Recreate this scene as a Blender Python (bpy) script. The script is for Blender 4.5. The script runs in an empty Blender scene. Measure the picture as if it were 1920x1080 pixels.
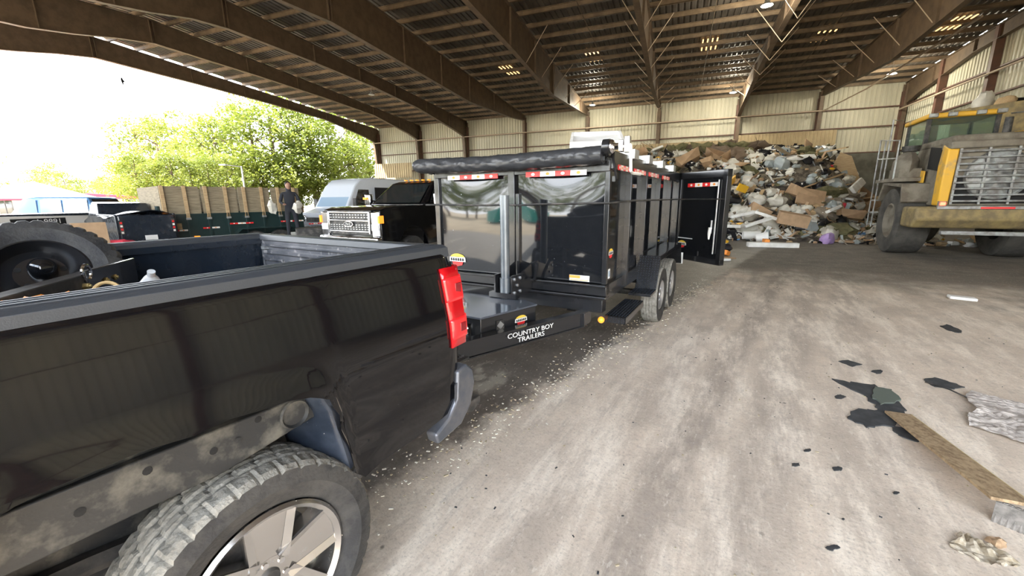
import bpy, bmesh, math, random
from mathutils import Vector, Matrix, Euler, noise
R = math.radians; PI = math.pi
random.seed(7)
SC = bpy.context.scene
COL = SC.collection

# ------------------------------------------------------------------ camera
FPX, PITCH, ROLL, EYE = 764.43, 0.2138, -0.0098, 1.716
cam_d = bpy.data.cameras.new('camera'); cam = bpy.data.objects.new('camera', cam_d); COL.objects.link(cam)
cam_d.sensor_width = 36; cam_d.lens = 36*FPX/1920; cam_d.clip_start = .05; cam_d.clip_end = 600
Fv = Vector((0, math.cos(PITCH), -math.sin(PITCH))); Uv = Vector((0, math.sin(PITCH), math.cos(PITCH))); Rv = Vector((1, 0, 0))
R2 = Rv*math.cos(ROLL)+Uv*math.sin(ROLL); U2 = -Rv*math.sin(ROLL)+Uv*math.cos(ROLL)
M = Matrix((R2, U2, -Fv)).transposed().to_4x4(); M.translation = Vector((0, 0, EYE))
cam.matrix_world = M; SC.camera = cam

# ------------------------------------------------------------------ exposure, sky, sun
SC.view_settings.view_transform = 'Standard'; SC.view_settings.look = 'None'
SC.view_settings.gamma = 1; SC.view_settings.use_curve_mapping = False
SC.view_settings.exposure = 1.5
SC.cycles.max_bounces = 8; SC.cycles.diffuse_bounces = 5; SC.cycles.glossy_bounces = 4; SC.cycles.transmission_bounces = 6
W = bpy.data.worlds.new('sky'); SC.world = W; W.use_nodes = True
nt = W.node_tree; nt.nodes.clear()
def N(nt, kind, **kw):
    n = nt.nodes.new(kind)
    for k, v in kw.items(): setattr(n, k, v)
    return n
o_ = N(nt, 'ShaderNodeOutputWorld'); bg = N(nt, 'ShaderNodeBackground'); tc = N(nt, 'ShaderNodeTexCoord')
sep = N(nt, 'ShaderNodeSeparateXYZ'); nt.links.new(tc.outputs['Generated'], sep.inputs[0])
rp = N(nt, 'ShaderNodeValToRGB'); rp.color_ramp.elements[0].position = 0.0; rp.color_ramp.elements[0].color = (.95, .98, 1, 1)
rp.color_ramp.elements[1].position = .55; rp.color_ramp.elements[1].color = (.58, .70, .88, 1)
nt.links.new(sep.outputs[2], rp.inputs[0])
nz = N(nt, 'ShaderNodeTexNoise'); nz.inputs['Scale'].default_value = 2.4; nz.inputs['Detail'].default_value = 7; nz.inputs['Roughness'].default_value = .6
mp = N(nt, 'ShaderNodeMapping'); mp.inputs['Scale'].default_value = (1, 1, 2.6)
nt.links.new(tc.outputs['Generated'], mp.inputs[0]); nt.links.new(mp.outputs[0], nz.inputs['Vector'])
cr = N(nt, 'ShaderNodeValToRGB'); cr.color_ramp.elements[0].position = .47; cr.color_ramp.elements[1].position = .6
nt.links.new(nz.outputs[0], cr.inputs[0])
mx = N(nt, 'ShaderNodeMix', data_type='RGBA'); nt.links.new(cr.outputs[0], mx.inputs[0]); nt.links.new(rp.outputs[0], mx.inputs[6])
mx.inputs[7].default_value = (1, 1, 1, 1)
nt.links.new(mx.outputs[2], bg.inputs[0]); bg.inputs[1].default_value = 4.6; nt.links.new(bg.outputs[0], o_.inputs[0])
sl = bpy.data.lights.new('sun', 'SUN'); sl.energy = 11.0; sl.angle = R(.6); sl.color = (1, .93, .80)
sun = bpy.data.objects.new('sun', sl); COL.objects.link(sun)
sun.rotation_euler = Vector((.55, .42, -.80)).to_track_quat('-Z', 'Y').to_euler()   # comes from behind-left, high

# ------------------------------------------------------------------ materials
def mat(name, col, rough=.6, metal=0, col2=None, scale=8, detail=6, lo=.4, hi=.62, bump=0, bscale=None, coat=0, emit=None, estr=0,
        stretch=(1, 1, 1), alpha=1, trans=0, rvar=0, coord='Object', spec=None, bdist=.02):
    m = bpy.data.materials.new(name); m.use_nodes = True; nt = m.node_tree; b = nt.nodes['Principled BSDF']
    b.inputs['Base Color'].default_value = (*col, 1); b.inputs['Roughness'].default_value = rough; b.inputs['Metallic'].default_value = metal
    b.inputs['Coat Weight'].default_value = coat; b.inputs['Coat Roughness'].default_value = .04
    if spec is not None: b.inputs['Specular IOR Level'].default_value = spec
    if trans: b.inputs['Transmission Weight'].default_value = trans
    if alpha < 1: b.inputs['Alpha'].default_value = alpha
    if emit: b.inputs['Emission Color'].default_value = (*emit, 1); b.inputs['Emission Strength'].default_value = estr
    if col2 or bump or rvar:
        t = N(nt, 'ShaderNodeTexCoord'); mp = N(nt, 'ShaderNodeMapping'); mp.inputs['Scale'].default_value = stretch
        nt.links.new(t.outputs[coord], mp.inputs[0])
        n = N(nt, 'ShaderNodeTexNoise'); n.inputs['Scale'].default_value = scale; n.inputs['Detail'].default_value = detail; n.inputs['Roughness'].default_value = .62
        nt.links.new(mp.outputs[0], n.inputs['Vector'])
        if col2:
            r = N(nt, 'ShaderNodeValToRGB'); r.color_ramp.elements[0].position = lo; r.color_ramp.elements[0].color = (*col, 1)
            r.color_ramp.elements[1].position = hi; r.color_ramp.elements[1].color = (*col2, 1)
            nt.links.new(n.outputs[0], r.inputs[0]); nt.links.new(r.outputs[0], b.inputs['Base Color'])
        if rvar:
            mr = N(nt, 'ShaderNodeMapRange'); mr.inputs[1].default_value = .35; mr.inputs[2].default_value = .7
            mr.inputs[3].default_value = rough; mr.inputs[4].default_value = rough+rvar
            nt.links.new(n.outputs[0], mr.inputs[0]); nt.links.new(mr.outputs[0], b.inputs['Roughness'])
        if bump:
            n2 = N(nt, 'ShaderNodeTexNoise'); n2.inputs['Scale'].default_value = bscale or scale; n2.inputs['Detail'].default_value = 8
            nt.links.new(mp.outputs[0], n2.inputs['Vector'])
            bp = N(nt, 'ShaderNodeBump'); bp.inputs['Strength'].default_value = bump; bp.inputs['Distance'].default_value = bdist
            nt.links.new(n2.outputs[0], bp.inputs['Height']); nt.links.new(bp.outputs[0], b.inputs['Normal'])
    return m
def speck(m, col, scale=60, thr=.74, amount=1.0, rough=.7):
    """dirt flecks of their own shape over an existing material"""
    nt = m.node_tree; b = nt.nodes['Principled BSDF']
    t = N(nt, 'ShaderNodeTexCoord'); v = N(nt, 'ShaderNodeTexNoise'); v.inputs['Scale'].default_value = scale; v.inputs['Detail'].default_value = 3
    nt.links.new(t.outputs['Object'], v.inputs['Vector'])
    r = N(nt, 'ShaderNodeValToRGB'); r.color_ramp.elements[0].position = thr; r.color_ramp.elements[1].position = min(1, thr+.03)
    r.color_ramp.elements[1].color = (amount,)*3+(1,)
    nt.links.new(v.outputs[0], r.inputs[0])
    mx = N(nt, 'ShaderNodeMix', data_type='RGBA'); nt.links.new(r.outputs[0], mx.inputs[0]); mx.inputs[7].default_value = (*col, 1)
    l = b.inputs['Base Color'].links
    if l: nt.links.new(l[0].from_socket, mx.inputs[6])
    else: mx.inputs[6].default_value = b.inputs['Base Color'].default_value
    nt.links.new(mx.outputs[2], b.inputs['Base Color'])
    mr = N(nt, 'ShaderNodeMapRange'); mr.inputs[3].default_value = b.inputs['Roughness'].default_value; mr.inputs[4].default_value = rough
    nt.links.new(r.outputs[0], mr.inputs[0]); nt.links.new(mr.outputs[0], b.inputs['Roughness'])
    return m

M_ = {}
M_['paint'] = speck(mat('black gloss paint', (.004, .004, .005), .05, coat=.45, spec=.3), (.30, .29, .27), 55, .80, .5)
M_['tpaint'] = speck(mat('black trailer enamel', (.008, .009, .011), .05, coat=.25, spec=.6), (.25, .27, .3), 38, .73, .6)
M_['tsteel'] = mat('black painted steel', (.012, .013, .015), .2, coat=.3, col2=(.018, .018, .02), scale=6)
M_['dsteel'] = mat('dusty black steel', (.02, .02, .02), .55, col2=(.11, .10, .09), scale=7, bump=.3, lo=.45, hi=.7)
M_['plastic'] = mat('dark grey bed cap plastic', (.045, .05, .058), .42, bump=.25, bscale=260, bdist=.002)
M_['bumper'] = mat('satin grey steel bumper', (.09, .10, .12), .32, metal=.4, col2=(.14, .14, .15), scale=9)
M_['liner'] = speck(mat('dusty bed paint', (.05, .055, .065), .3, col2=(.12, .12, .13), scale=5, coat=.3), (.35, .33, .32), 25, .62, .6)
M_['blue_dk'] = mat('blue black bed paint', (.012, .018, .028), .16, coat=.5, rvar=.2, scale=5)
M_['rubber'] = mat('tyre rubber', (.022, .022, .023), .7, col2=(.05, .048, .045), scale=12, bump=.2, bscale=60)
M_['dusty_rubber'] = mat('dust caked tyre tread', (.15, .14, .12), .9, col2=(.31, .295, .26), scale=16, bump=.6, bscale=50, lo=.3, hi=.65)
M_['loader_rubber'] = mat('dusty loader tyre', (.045, .043, .04), .85, col2=(.085, .08, .07), scale=3, bump=.4, bscale=20)
M_['alloy'] = mat('polished alloy', (.62, .60, .58), .18, metal=.95, rvar=.1, scale=20)
M_['silver'] = mat('silver steel rim', (.55, .56, .58), .3, metal=.8)
M_['chrome'] = mat('chrome', (.8, .8, .82), .08, metal=1)
M_['galv'] = mat('zinc plated steel', (.55, .56, .57), .3, metal=.8, rvar=.2, scale=20)
M_['liner_blue'] = speck(mat('blue grey arch liner', (.014, .02, .032), .3, col2=(.04, .05, .07), scale=7, coat=.3), (.5, .5, .48), 90, .72, .8)
M_['dark'] = mat('dark void', (.006, .006, .007), .8)
M_['brown_dust'] = mat('dusty chassis steel', (.02, .021, .022), .55, col2=(.11, .105, .09), scale=7, lo=.5, hi=.66, bump=.3)
M_['red_lens'] = mat('red lamp lens', (.42, .004, .008), .12, coat=.5)
M_['red_bright'] = mat('bright red lamp lens', (.85, .015, .02), .12, coat=.6, emit=(1, .02, .02), estr=.18)
M_['red_dark'] = mat('dark red lamp lens', (.20, .005, .01), .12, coat=.6)
M_['amber'] = mat('amber lens', (.9, .25, .02), .2, emit=(1, .3, .03), estr=.5)
M_['red_tape'] = mat('red reflective tape', (.75, .03, .03), .35)
M_['white_tape'] = mat('white reflective tape', (.85, .82, .78), .35)
M_['white'] = mat('white paint', (.75, .75, .73), .4)
M_['foam'] = mat('white foam board', (.80, .80, .78), .7, col2=(.66, .65, .62), scale=3)
M_['orange'] = mat('orange label', (.85, .30, .05), .5)
M_['yellow'] = mat('yellow label', (.8, .55, .06), .5)
M_['tarp'] = mat('black vinyl tarp', (.028, .03, .034), .34, bump=.6, bscale=5, stretch=(1, 1, 1), scale=5, bdist=.04)
M_['grey_post'] = mat('grey painted post', (.13, .15, .17), .3, metal=.5, col2=(.17, .19, .21), scale=5)
M_['glass'] = mat('dark vehicle glass', (.015, .02, .022), .03, coat=1, spec=.9)
M_['blueglass'] = mat('clear blue tinted glass', (.35, .48, .62), .08, coat=.5)
M_['bolt'] = mat('brass bolt', (.55, .42, .18), .3, metal=.9)
M_['rope'] = mat('tan rope', (.55, .38, .18), .9)
M_['osb'] = mat('chipboard', (.40, .29, .17), .8, col2=(.20, .13, .07), scale=22, detail=8, lo=.42, hi=.66, stretch=(1, 1.6, 1), bump=.2)
M_['wood'] = mat('raw lumber', (.52, .38, .22), .75, col2=(.40, .27, .14), scale=6, stretch=(1, 8, 8))
M_['wood_grey'] = mat('weathered boards', (.30, .25, .17), .85, col2=(.20, .165, .11), scale=3, stretch=(1, 1, 9))
M_['cardboard'] = mat('cardboard', (.45, .30, .18), .85, col2=(.36, .24, .14), scale=4)
M_['green_steel'] = mat('dark green black trailer steel', (.015, .035, .035), .3, coat=.3)
M_['whitecar'] = mat('white vehicle paint', (.72, .70, .66), .2, coat=.6)
M_['vanwhite'] = mat('van white paint', (.70, .76, .84), .25, coat=.5)
M_['bluecar'] = mat('blue vehicle paint', (.16, .36, .72), .2, coat=.6)
M_['redcloth'] = mat('red cloth', (.6, .03, .06), .8)
M_['yellow_paint'] = mat('dusty yellow machine paint', (.74, .42, .035), .5, col2=(.36, .27, .15), scale=2.2, lo=.52, hi=.66, bump=.1)
M_['lgrey'] = mat('dust caked grey machine steel', (.22, .20, .16), .8, col2=(.13, .11, .085), scale=3, bump=.4)
M_['lgrille'] = mat('worn grille steel', (.36, .38, .38), .45, metal=.3, col2=(.20, .19, .18), scale=5)
M_['lbrown'] = mat('dirty bucket steel', (.17, .13, .07), .75, col2=(.30, .23, .10), scale=4, bump=.4)
M_['steelbrown'] = mat('brown primed steel', (.145, .098, .062), .6, col2=(.10, .07, .045), scale=2.5, bump=.05)
M_['purlin'] = mat('brown purlin steel', (.20, .14, .085), .6, col2=(.13, .09, .055), scale=2)
M_['column'] = mat('red oxide column steel', (.14, .065, .045), .6, col2=(.10, .055, .04), scale=3)
M_['cladding'] = mat('pale cream wall sheet', (.56, .53, .41), .55, col2=(.46, .44, .34), scale=.6, stretch=(1, 1, .35))
M_['liner_wall'] = mat('tan liner sheet', (.42, .33, .19), .7, col2=(.34, .26, .15), scale=1)
M_['roofsheet'] = mat('galvanised roof underside', (.13, .115, .10), .5, metal=.2, col2=(.07, .06, .048), scale=.9, stretch=(1, 1, 1))
M_['concrete_dk'] = mat('stained concrete wall', (.13, .125, .10), .9, col2=(.075, .07, .055), scale=1.2, bump=.2)
M_['pipe'] = mat('pale sprinkler pipe', (.48, .38, .28), .5)
M_['lamp'] = mat('lamp glow', (1, 1, 1), .5, emit=(1, .97, .92), estr=60)
M_['skylight'] = mat('lit roof panel', (.6, .35, .12), .5, emit=(1, .55, .2), estr=1.1)  # emission stands in for sunlight shining through the roof panels
M_['person_dk'] = mat('dark work clothes', (.02, .022, .03), .9)
M_['skin'] = mat('skin', (.35, .2, .14), .6)
M_['hair'] = mat('dark hair', (.02, .015, .012), .7)
M_['bark'] = mat('tree bark', (.14, .10, .07), .9, bump=.4)
M_['leaf'] = mat('yellow green leaves', (.23, .26, .035), .6, col2=(.12, .16, .02), scale=.5, lo=.35, hi=.65)
M_['leaf2'] = mat('mid green leaves', (.15, .20, .028), .6, col2=(.25, .27, .045), scale=.5, lo=.35, hi=.65)
for k in ('leaf', 'leaf2'):
    m = M_[k]; nt = m.node_tree; b = nt.nodes['Principled BSDF']; out = nt.nodes['Material Output']
    tr = N(nt, 'ShaderNodeBsdfTranslucent'); nt.links.new(b.inputs['Base Color'].links[0].from_socket, tr.inputs[0])
    ms = N(nt, 'ShaderNodeMixShader'); ms.inputs[0].default_value = .45
    nt.links.new(b.outputs[0], ms.inputs[1]); nt.links.new(tr.outputs[0], ms.inputs[2]); nt.links.new(ms.outputs[0], out.inputs[0])
M_['bag_w'] = mat('white bin bag', (.66, .64, .58), .35, bump=.7, bscale=7, col2=(.52, .50, .44), scale=2)
M_['bag_k'] = mat('black bin bag', (.015, .015, .018), .25, bump=.7, bscale=7)
M_['bag_b'] = mat('grey blue bin bag', (.33, .37, .38), .3, bump=.7, bscale=7)
M_['bag_p'] = mat('pink bag', (.62, .13, .24), .4, bump=.7, bscale=7)
M_['bag_v'] = mat('violet bag', (.42, .28, .55), .4, bump=.7, bscale=7)
M_['bag_y'] = mat('yellow plastic', (.80, .46, .03), .4)
M_['cloth'] = mat('grey brown cloth', (.26, .22, .17), .95, bump=.5, bscale=9)
M_['carpet'] = mat('olive carpet', (.10, .10, .045), .95, bump=.8, bscale=30, col2=(.16, .14, .07), scale=6)
M_['rubbish'] = mat('packed rubbish', (.055, .045, .035), .95, col2=(.19, .16, .12), scale=2.6, bump=1, bscale=5, lo=.45, hi=.58, bdist=.15)
M_['shingle'] = mat('dark roofing felt', (.03, .032, .035), .8, col2=(.055, .057, .06), scale=9)
M_['ground'] = mat('pale gravel yard', (.52, .42, .29), .9, col2=(.40, .33, .23), scale=.5, bump=.3, bscale=6)
M_['teal'] = mat('teal plastic', (.02, .36, .33), .4)

# ------------------------------------------------------------------ mesh builder
class MB:
    def __init__(s): s.v = []; s.f = []; s.mi = []
    def add(s, vs, fs, mi=0):
        o = len(s.v); s.v += [Vector(p) for p in vs]; s.f += [tuple(i+o for i in f) for f in fs]; s.mi += [mi]*len(fs); return s
    def box(s, c, d, rot=None, mi=0):
        x, y, z = d[0]/2, d[1]/2, d[2]/2
        P = [Vector(p) for p in ((-x,-y,-z),(x,-y,-z),(x,y,-z),(-x,y,-z),(-x,-y,z),(x,-y,z),(x,y,z),(-x,y,z))]
        if rot is not None:
            q = rot if isinstance(rot, Matrix) else Euler(rot).to_matrix()
            P = [q @ p for p in P]
        return s.add([p+Vector(c) for p in P], [(0,3,2,1),(4,5,6,7),(0,1,5,4),(1,2,6,5),(2,3,7,6),(3,0,4,7)], mi)
    def b2(s, a, b, mi=0):
        return s.box([(a[i]+b[i])/2 for i in range(3)], [abs(b[i]-a[i]) for i in range(3)], mi=mi)
    def prism(s, poly, lo, hi, ax='y', mi=0, top=None):
        """poly of (a,b): ax 'y' -> (x,z) ; 'x' -> (y,z) ; 'z' -> (x,y). top: other polygon for the hi side"""
        n = len(poly); top = top or poly
        def P(a, b, h): return {'y': (a, h, b), 'x': (h, a, b), 'z': (a, b, h)}[ax]
        vs = [P(a, b, lo) for a, b in poly]+[P(a, b, hi) for a, b in top]
        return s.add(vs, [tuple(range(n))[::-1], tuple(range(n, 2*n))]+[(i, (i+1) % n, n+(i+1) % n, n+i) for i in range(n)], mi)
    def tube(s, pts, r, n=8, caps=True, mi=0):
        pts = [Vector(p) for p in pts]; rs = r if isinstance(r, (list, tuple)) else [r]*len(pts)
        rings = []; up = None
        for i, p in enumerate(pts):
            d = (pts[min(i+1, len(pts)-1)]-pts[max(i-1, 0)]).normalized()
            if up is None: up = Vector((0, 0, 1)) if abs(d.z) < .9 else Vector((1, 0, 0))
            a = d.cross(up).normalized(); up = a.cross(d).normalized()
            rings.append([p+(a*math.cos(2*PI*k/n)+up*math.sin(2*PI*k/n))*rs[i] for k in range(n)])
        vs = [q for g in rings for q in g]; fs = []
        for i in range(len(pts)-1):
            for k in range(n): fs.append((i*n+k, i*n+(k+1) % n, (i+1)*n+(k+1) % n, (i+1)*n+k))
        if caps: fs += [tuple(range(n))[::-1], tuple(range((len(pts)-1)*n, len(pts)*n))]
        return s.add(vs, fs, mi)
    def lathe(s, prof, c=(0, 0, 0), ax='y', n=48, mi=0, mfun=None, rfun=None, close=True):
        """prof list of (r,h) along axis"""
        m = len(prof); vs = []
        for k in range(n):
            a = 2*PI*k/n
            for j, (r, h) in enumerate(prof):
                if rfun: r = rfun(r, h, a, j)
                p = {'y': (r*math.cos(a), h, r*math.sin(a)), 'x': (h, r*math.cos(a), r*math.sin(a)), 'z': (r*math.cos(a), r*math.sin(a), h)}[ax]
                vs.append(Vector(p)+Vector(c))
        o = len(s.v); s.v += vs
        for k in range(n):
            for j in range(m-1):
                a = k*m+j; b = ((k+1) % n)*m+j
                s.f.append((o+a, o+a+1, o+b+1, o+b)); s.mi.append(mfun(j) if mfun else mi)
        return s
    def grid(s, fn, nu, nv, mi=0, flip=False):
        vs = [fn(i/nu, j/nv) for i in range(nu+1) for j in range(nv+1)]; fs = []
        for i in range(nu):
            for j in range(nv):
                q = (i*(nv+1)+j, (i+1)*(nv+1)+j, (i+1)*(nv+1)+j+1, i*(nv+1)+j+1)
                fs.append(q[::-1] if flip else q)
        return s.add(vs, fs, mi)
    def blob(s, c, d, seg=10, rings=7, amp=.15, sc=1.6, seed=0, mi=0):
        vs = [(0, 0, -1)]
        for i in range(1, rings):
            t = PI*i/rings
            for k in range(seg): vs.append((math.sin(t)*math.cos(2*PI*k/seg), math.sin(t)*math.sin(2*PI*k/seg), -math.cos(t)))
        vs.append((0, 0, 1)); out = []
        for p in vs:
            p = Vector(p); f = 1+amp*noise.noise(p*sc+Vector((seed*3.1, seed*1.7, seed)))*2
            out.append((c[0]+p.x*d[0]*f, c[1]+p.y*d[1]*f, c[2]+p.z*d[2]*f))
        fs = [(0, 1+(k+1) % seg, 1+k) for k in range(seg)]
        for i in range(rings-2):
            a = 1+i*seg; b = a+seg
            fs += [(a+k, a+(k+1) % seg, b+(k+1) % seg, b+k) for k in range(seg)]
        l = len(vs)-1; a = 1+(rings-2)*seg; fs += [(a+k, a+(k+1) % seg, l) for k in range(seg)]
        return s.add(out, fs, mi)
    def build(s, name, mats, parent=None, smooth=35, bevel=0, loc=None, rot=None, solid=0):
        me = bpy.data.meshes.new(name); me.from_pydata([tuple(p) for p in s.v], [], s.f)
        if not isinstance(mats, (list, tuple)): mats = [mats]
        for m in mats: me.materials.append(M_[m] if isinstance(m, str) else m)
        if len(mats) > 1: me.polygons.foreach_set('material_index', s.mi)
        me.validate()
        bm = bmesh.new(); bm.from_mesh(me); bmesh.ops.recalc_face_normals(bm, faces=bm.faces); bm.to_mesh(me); bm.free()
        if smooth:
            me.polygons.foreach_set('use_smooth', [True]*len(me.polygons)); me.set_sharp_from_angle(angle=R(smooth))
        o = bpy.data.objects.new(name, me); COL.objects.link(o)
        if parent: o.parent = parent
        if loc is not None: o.location = loc
        if rot is not None: o.rotation_euler = rot
        if bevel:
            b = o.modifiers.new('bevel', 'BEVEL'); b.width = bevel; b.segments = 2; b.limit_method = 'ANGLE'; b.angle_limit = R(40)
        if solid:
            b = o.modifiers.new('solid', 'SOLIDIFY'); b.thickness = solid; b.offset = 0
        return o
def each(mb, name, m, parent=None, **k):
    """every separate piece of the builder becomes an object of its own"""
    par = list(range(len(mb.v)))
    def find(a):
        while par[a] != a: par[a] = par[par[a]]; a = par[a]
        return a
    for f in mb.f:
        r = find(f[0])
        for i in f[1:]: par[find(i)] = r
    comps = {}
    for f in mb.f: comps.setdefault(find(f[0]), []).append(f)
    out = []
    for fs in comps.values():
        ids = sorted({i for f in fs for i in f}); mp = {a: b for b, a in enumerate(ids)}
        q = MB(); q.add([mb.v[i] for i in ids], [tuple(mp[i] for i in f) for f in fs]); out.append(q.build(name, m, parent, **k))
    return out
def tag(o, label=None, cat=None, group=None, kind=None):
    for k, v in (('label', label), ('category', cat), ('group', group), ('kind', kind)):
        if v: o[k] = v
    return o
def thing(name, loc=(0, 0, 0), rz=0, label=None, cat=None, group=None):
    e = bpy.data.objects.new(name, None); COL.objects.link(e); e.location = loc; e.rotation_euler = (0, 0, rz)
    e.empty_display_size = .2
    return tag(e, label, cat, group)
def copy_tree(o, parent=None):
    c = o.copy(); COL.objects.link(c)
    if parent: c.parent = parent; c.matrix_parent_inverse = o.matrix_parent_inverse
    for ch in [x for x in ALLKIDS(o)]: copy_tree(ch, c)
    return c
def ALLKIDS(o): return [x for x in COL.objects if x.parent == o]
def text(name, body, size, parent, loc, rot, m, ext=.002, label=None, sx=1):
    c = bpy.data.curves.new(name, 'FONT'); c.body = body; c.size = size; c.extrude = ext; c.align_x = 'CENTER'; c.align_y = 'CENTER'
    c.materials.append(M_[m]); c.space_line = .9
    t_ = bpy.data.objects.new(name+'_curve', c); COL.objects.link(t_); bpy.context.view_layer.update()
    me = bpy.data.meshes.new_from_object(t_.evaluated_get(bpy.context.evaluated_depsgraph_get())); bpy.data.objects.remove(t_)
    o = bpy.data.objects.new(name, me); COL.objects.link(o); o.parent = parent; o.location = loc; o.rotation_euler = rot; o.scale = (sx, 1, 1)
    if label: o['label'] = label
    return o
def heading(yaw): return math.atan2(-math.cos(yaw), -math.sin(yaw))   # local +x = forward (towards the camera), +y = driver side
def arc(cx, cz, r, a0, a1, n): return [(cx+r*math.cos(R(a0+(a1-a0)*i/n)), cz+r*math.sin(R(a0+(a1-a0)*i/n))) for i in range(n+1)]

# ================================================================== THE SHED
YB = .38                                    # shed axes: local x runs along the back wall, local y towards it
def bld(o): o.rotation_euler = (0, 0, -YB); return o
def struct(mb, name, m, smooth=30, bevel=0, label=None):
    o = mb.build(name, m, smooth=smooth, bevel=bevel); bld(o); tag(o, label, kind='structure'); return o
def bw(t, y, z=0):                           # shed -> world
    return Vector((math.cos(YB)*t+math.sin(YB)*y, -math.sin(YB)*t+math.cos(YB)*y, z))
YW, YF, YR = 42., -6., 16.
T0, T1 = -33.9, 15.7
def roofz(y): return 9.98+(.062*(YW-y) if y > YR else .0733*(y-YF))
# floor material: pale concrete, a dark wet lane beside the trailer, tyre tracks
def floor_mat():
    m = bpy.data.materials.new('worn concrete floor'); m.use_nodes = True; nt = m.node_tree; b = nt.nodes['Principled BSDF']; L = nt.links.new
    tc = N(nt, 'ShaderNodeTexCoord')
    rot = N(nt, 'ShaderNodeMapping'); rot.inputs['Rotation'].default_value = (0, 0, .52)      # x: lateral, y: along the lane
    L(tc.outputs['Object'], rot.inputs[0])
    def noise_(src, sc, det=8, ro=.62, st=(1, 1, 1)):
        mp = N(nt, 'ShaderNodeMapping'); mp.inputs['Scale'].default_value = st; L(src, mp.inputs[0])
        n = N(nt, 'ShaderNodeTexNoise'); n.inputs['Scale'].default_value = sc; n.inputs['Detail'].default_value = det; n.inputs['Roughness'].default_value = ro
        L(mp.outputs[0], n.inputs['Vector']); return n.outputs[0]
    def math_(op, a, b_=None, c=None, clamp=False):
        n = N(nt, 'ShaderNodeMath', operation=op, use_clamp=clamp)
        for i, x in enumerate((a, b_, c)):
            if x is None: continue
            if isinstance(x, (int, float)): n.inputs[i].default_value = x
            else: L(x, n.inputs[i])
        return n.outputs[0]
    def ramp(x, a, b_):
        n = N(nt, 'ShaderNodeMapRange', interpolation_type='SMOOTHSTEP'); L(x, n.inputs[0]); n.inputs[1].default_value = a; n.inputs[2].default_value = b_; return n.outputs[0]
    def mix(f, a, b_):
        n = N(nt, 'ShaderNodeMix', data_type='RGBA')
        L(f, n.inputs[0])
        for i, x in ((6, a), (7, b_)):
            if isinstance(x, tuple): n.inputs[i].default_value = (*x, 1)
            else: L(x, n.inputs[i])
        return n.outputs[2]
    sp = N(nt, 'ShaderNodeSeparateXYZ'); L(rot.outputs[0], sp.inputs[0]); X, Y = sp.outputs[0], sp.outputs[1]
    big = noise_(rot.outputs[0], .35, 4); mid = noise_(rot.outputs[0], 1.6, 12, .7); fine = noise_(rot.outputs[0], 14)
    streak = noise_(rot.outputs[0], 3.2, 12, .74, (1, .22, 1)); streak2 = noise_(rot.outputs[0], 10, 9, .75, (1, .14, 1)); grit = noise_(rot.outputs[0], 55, 6, .7)
    base = mix(ramp(mid, .35, .68), (.66, .55, .44), (.52, .435, .35))
    base = mix(ramp(streak, .44, .66), base, (.82, .72, .60))
    base = mix(math_('MULTIPLY', ramp(streak2, .52, .70), .45), base, (.36, .30, .25))
    # tyre tracks (darker bands along the lane)
    Xw = math_('ADD', X, math_('MULTIPLY', math_('SUBTRACT', big, .5), .5))
    Xw = math_('SUBTRACT', Xw, math_('MULTIPLY', Y, .13))
    for c0, wd, s in ((-.62, .16, .55), (-.12, .2, .42), (.42, .2, .30), (-1.05, .12, .25)):
        d = math_('ABSOLUTE', math_('SUBTRACT', Xw, c0))
        band = math_('SUBTRACT', 1., ramp(d, wd*.35, wd*1.5))
        band = math_('MULTIPLY', math_('MULTIPLY', band, math_('SUBTRACT', 1., ramp(streak, .40, .64))), s)
        base = mix(band, base, (.22, .185, .16))
    # dirty lane to the left of a ragged line
    edge = math_('ADD', math_('SUBTRACT', X, math_('MULTIPLY', Y, .165)), 2.05)
    edge = math_('ADD', edge, math_('MULTIPLY', math_('SUBTRACT', noise_(rot.outputs[0], 2.6, 10, .75), .5), .75))
    dark = math_('SUBTRACT', 1., ramp(edge, -.10, .12))
    patches = ramp(noise_(rot.outputs[0], 1.1, 6, .6, (1, .5, 1)), .62, .66)
    lane = mix(ramp(mid, .3, .7), (.10, .083, .068), (.17, .145, .12))
    lane = mix(math_('MULTIPLY', patches, .8), lane, (.38, .34, .28))
    lane = mix(math_('MULTIPLY', ramp(streak2, .56, .66), .5), lane, (.30, .27, .22))
    base = mix(dark, base, lane)
    # grime towards the pile
    sp2 = N(nt, 'ShaderNodeSeparateXYZ'); r2 = N(nt, 'ShaderNodeMapping'); r2.inputs['Rotation'].default_value = (0, 0, .62); L(tc.outputs['Object'], r2.inputs[0]); L(r2.outputs[0], sp2.inputs[0])
    far = ramp(math_('ADD', sp2.outputs[1], math_('MULTIPLY', math_('SUBTRACT', noise_(rot.outputs[0], .8, 6), .5), 6)), 9.0, 12.5)
    base = mix(math_('MULTIPLY', far, .93), base, mix(ramp(mid, .3, .7), (.075, .065, .052), (.17, .15, .12)))
    # crumbs and light specks along the lane edge
    vor = N(nt, 'ShaderNodeTexVoronoi'); vor.inputs['Scale'].default_value = 17; L(rot.outputs[0], vor.inputs['Vector'])
    crumb = math_('MULTIPLY', math_('SUBTRACT', 1., ramp(vor.outputs['Distance'], .10, .17)), ramp(noise_(rot.outputs[0], 1.9, 5), .53, .62))
    crumb = math_('MULTIPLY', crumb, math_('SUBTRACT', 1., ramp(math_('ABSOLUTE', math_('ADD', edge, .1)), .1, .6)))
    base = mix(crumb, base, (.62, .58, .5))
    vor2 = N(nt, 'ShaderNodeTexVoronoi'); vor2.inputs['Scale'].default_value = 5; L(rot.outputs[0], vor2.inputs['Vector'])
    blot = math_('MULTIPLY', math_('SUBTRACT', 1., ramp(vor2.outputs['Distance'], .04, .09)), ramp(big, .5, .6))
    base = mix(math_('MULTIPLY', blot, .8), base, (.07, .065, .06))
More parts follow.
